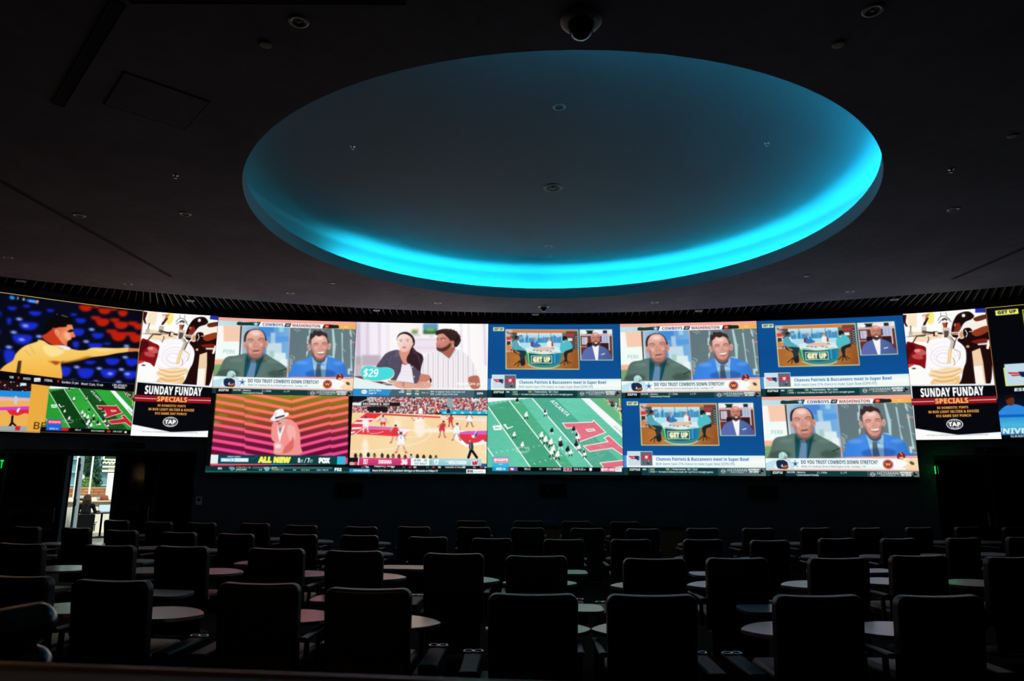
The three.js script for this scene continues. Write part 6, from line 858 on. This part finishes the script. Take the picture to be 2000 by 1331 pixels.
  // evergreen: tiers of leaf sprays round a trunk
  function tree(label, u, w, h, r, col) {
    const t = hall('evergreen_tree', label, 'tree', u, 0, w), pos = []; hmesh('trunk', cyl(0.07, 0.13, h * 0.8, 0, h * 0.4, 0, 10), std(0x4a3a2c, 0.9), t);
    for (let i = 0; i < 2600; i++) { const k = Math.pow(rnd(), 0.8), y = 0.5 + (h - 0.5) * k, rr = r * (1 - k * 0.93) * Math.sqrt(rnd()) * (0.8 + 0.4 * Math.abs(Math.sin(y * 5))), a = rnd() * 6.283, x = Math.cos(a) * rr, z = Math.sin(a) * rr, s = 0.1 + rnd() * 0.12, v = () => (rnd() - 0.5) * s * 2; pos.push(x + v(), y + v(), z + v(), x + v(), y + v(), z + v(), x + v(), y + v() - s * 0.6, z + v()); }
    const g = new THREE.BufferGeometry(); g.setAttribute('position', new THREE.Float32BufferAttribute(pos, 3)); g.setAttribute('uv', new THREE.Float32BufferAttribute(new Float32Array(pos.length / 3 * 2), 2)); g.computeVertexNormals(); hmesh('foliage', g, new THREE.MeshStandardMaterial({ color: col, roughness: 0.9, side: THREE.DoubleSide }), t);
  }
  tree('dark green evergreen tree outside the window, tallest one', -0.22, 41, 3.3, 0.72, 0x24462e); tree('low yellow green shrub before the taller evergreen', -0.28, 37.4, 1.62, 0.34, 0x6f8f4a);
  // table with a laptop
  const tb = hall('cafe_table', 'dark cafe table with a laptop in the bright hall', 'table', 0.3, 0, 25.75); hmesh('top', rbox(0.8, 0.03, 0.6, 0, 0.735, 0, 0.01), M.black, tb); hmesh('post', cyl(0.03, 0.03, 0.7, 0, 0.37, 0, 12), M.post, tb); hmesh('foot', lathe([[0.001, 0.03], [0.06, 0.03], [0.25, 0.01], [0.26, 0]], 24), M.post, tb);
  const lp = hall('laptop', 'open laptop with a bright screen before the seated woman', 'laptop', 0.36, 0.752, 25.8); hmesh('keyboard_base', rbox(0.34, 0.016, 0.24, 0, 0.008, 0.08, 0.005), M.alu, lp); const lid = hmesh('lid', rbox(0.34, 0.23, 0.01, 0, 0, 0, 0.004), M.black, lp); lid.position.set(0, 0.125, -0.06); lid.rotation.x = -0.25; hmesh('screen', box(0.32, 0.21, 0.002, 0, 0, 0.007), new THREE.MeshStandardMaterial({ color: 0x101010, emissive: lin(0.75, 0.95, 1), emissiveIntensity: 0.9 }), lid); const ll = new THREE.RectAreaLight(lin(0.75, 0.95, 1), 0.5, 0.3, 0.2); ll.position.set(0, 0.13, 0.0); ll.lookAt(H(0.36, 0.9, 24)); lp.add(ll); ll.rotation.set(0, Math.PI, 0);
  dup(protos.slim, 'black chair with the seated woman in the bright hall', H(-0.12, 0, 25.0).toArray(), HT, undefined).scale.setScalar(0.74);

  // ---- the seated woman, seen from behind: one continuous body from joined tapered bones
  const bones = [[[0, 0.5, 0.02], [0, 0.78, 0.03], 0.15, 0.13], [[0, 0.78, 0.03], [0, 0.98, 0], 0.13, 0.12], [[-0.15, 0.99, 0], [0.15, 0.99, 0], 0.065, 0.065], [[0, 1.0, 0], [0, 1.1, -0.02], 0.055, 0.048], [[0, 1.14, -0.03], [0, 1.2, -0.03], 0.075, 0.085], [[-0.17, 0.98, 0], [-0.22, 0.76, -0.03], 0.052, 0.043], [[-0.22, 0.76, -0.03], [-0.08, 0.78, -0.26], 0.042, 0.032], [[0.17, 0.98, 0], [0.24, 0.78, -0.08], 0.052, 0.043], [[0.24, 0.78, -0.08], [0.3, 0.785, -0.34], 0.042, 0.03], [[-0.09, 0.52, -0.02], [-0.12, 0.5, -0.44], 0.085, 0.062], [[0.09, 0.52, -0.02], [0.12, 0.5, -0.44], 0.085, 0.062], [[-0.12, 0.5, -0.44], [-0.13, 0.08, -0.42], 0.06, 0.04], [[0.12, 0.5, -0.44], [0.13, 0.08, -0.42], 0.06, 0.04], [[-0.13, 0.05, -0.4], [-0.13, 0.035, -0.58], 0.04, 0.032], [[0.13, 0.05, -0.4], [0.13, 0.035, -0.58], 0.04, 0.032]];
  for (const s of [-1, 1]) { const h = s < 0 ? [-0.08, 0.78, -0.26] : [0.3, 0.785, -0.34], dx = s < 0 ? 0.35 : 0.05; bones.push([h, [h[0] + 0.02, h[1], h[2] - 0.06], 0.03, 0.026]); for (let f = 0; f < 4; f++) bones.push([[h[0] - 0.022 + f * 0.015, h[1], h[2] - 0.07], [h[0] - 0.03 + f * 0.021 + dx * 0.06, h[1] - 0.012, h[2] - 0.125 - [0, 0.014, 0.016, 0.004][f]], 0.0095, 0.008]); bones.push([[h[0] - s * 0.024, h[1], h[2] - 0.03], [h[0] - s * 0.045, h[1] - 0.005, h[2] - 0.075], 0.011, 0.009]); }
  const dist = (p, [a, b, ra, rb]) => { const bx = b[0] - a[0], by = b[1] - a[1], bz = b[2] - a[2], t = Math.max(0, Math.min(1, ((p[0] - a[0]) * bx + (p[1] - a[1]) * by + (p[2] - a[2]) * bz) / (bx * bx + by * by + bz * bz))); return Math.hypot(p[0] - a[0] - bx * t, p[1] - a[1] - by * t, p[2] - a[2] - bz * t) - ra - (rb - ra) * t; };
  function blobMesh(list, centre, half, n, k) {
    const mc = new MarchingCubes(n, new THREE.MeshBasicMaterial(), false, false, 200000); mc.isolation = 0;
    for (let z = 0; z < n; z++) for (let y = 0; y < n; y++) for (let x = 0; x < n; x++) { const p = [x, y, z].map((v, i) => centre[i] + (v - n / 2) / (n / 2) * half); let d = 0; let s = 0; for (const b of list) s += Math.exp(-dist(p, b) / k); d = -k * Math.log(s + 1e-30); mc.field[x + y * n + z * n * n] = -d; }
    mc.update(); const c = mc.count, g = new THREE.BufferGeometry(), q = mc.positionArray.slice(0, c * 3), nn = mc.normalArray.slice(0, c * 3); for (let i = 0; i < c * 3; i++) q[i] = q[i] * half + centre[i % 3];
    g.setAttribute('position', new THREE.BufferAttribute(q, 3)); g.setAttribute('normal', new THREE.BufferAttribute(nn, 3)); g.setAttribute('uv', new THREE.BufferAttribute(new Float32Array(c * 2), 2)); return g;
  }
  const wo = hall('person', 'seated woman with blond hair and dark top, seen from behind through the doorway', 'person', -0.14, 0.02, 25.05, -0.1);
  const body = blobMesh(bones, [0, 0.62, -0.2], 0.7, 88, 0.012), col = new Float32Array(body.attributes.position.count * 3), P = body.attributes.position;
  for (let i = 0; i < P.count; i++) { const y = P.getY(i), z = P.getZ(i), x = P.getX(i), hand = z < -0.27 && y > 0.7, head = y > 1.05, foot = y < 0.09; const c = hand || head ? [0.55, 0.33, 0.25] : foot ? [0.02, 0.02, 0.02] : y < 0.45 && z < -0.3 ? [0.5, 0.2, 0.1] : y < 0.62 ? [0.03, 0.03, 0.045] : [0.012, 0.013, 0.018]; col.set(c, i * 3); }
  body.setAttribute('color', new THREE.BufferAttribute(col, 3)); hmesh('body', body, new THREE.MeshStandardMaterial({ vertexColors: true, roughness: 0.8 }), wo);
  hmesh('hair', blobMesh([[[0, 1.2, 0.0], [0, 1.13, 0.04], 0.1, 0.1], [[-0.05, 1.12, 0.05], [-0.05, 0.99, 0.06], 0.06, 0.045], [[0.05, 1.12, 0.05], [0.06, 1.0, 0.06], 0.065, 0.05], [[0, 1.22, -0.04], [0, 1.24, 0], 0.08, 0.08]], [0, 1.12, 0.02], 0.3, 48, 0.02), std(0x5c4128, 0.7), wo);
  for (const s of [-1, 1]) { hmesh('eye', new THREE.SphereGeometry(0.011, 8, 6).translate(s * 0.032, 1.175, -0.112), M.white, wo); hmesh('ear', new THREE.SphereGeometry(0.018, 8, 8).scale(0.5, 1.2, 0.8).translate(s * 0.084, 1.16, -0.03), std(0xc08a70, 0.7), wo); }
  hmesh('nose', new THREE.ConeGeometry(0.013, 0.035, 8).rotateX(-0.5).translate(0, 1.155, -0.118), std(0xc08a70, 0.7), wo); hmesh('mouth', box(0.04, 0.008, 0.01, 0, 1.12, -0.102), std(0x9a4a44, 0.7), wo);
}

// ---- warm lamp standing on the ledge, beyond the edge of the frame
{ const o = thing('table_lamp', 'small warm lamp standing at the end of the wooden ledge', 'lamp', [-2.35, 1.7205, -1.38]), L = lin(1, 0.56, 0.22);
  mesh('foot', lathe([[0.001, 0.02], [0.05, 0.018], [0.06, 0]], 24), M.steel, o); mesh('stem', cyl(0.008, 0.008, 0.2, 0, 0.11, 0, 10), M.steel, o);
  mesh('shade', lathe([[0.075, 0.34], [0.115, 0.2], [0.113, 0.2], [0.073, 0.34]], 32), std(0x3a2a1c, 0.6), o); mesh('bulb', new THREE.SphereGeometry(0.032, 20, 14).translate(0, 0.2, 0), new THREE.MeshStandardMaterial({ color: 0xffe0b0, emissive: L, emissiveIntensity: 1.5 }), o).castShadow = false;
  const l = new THREE.PointLight(L, 1.8); l.position.set(0, 0.2, 0); o.add(l); }

scene.traverse((o) => { if (o.isPointLight) o.castShadow = true; });
renderer.render(scene, camera);
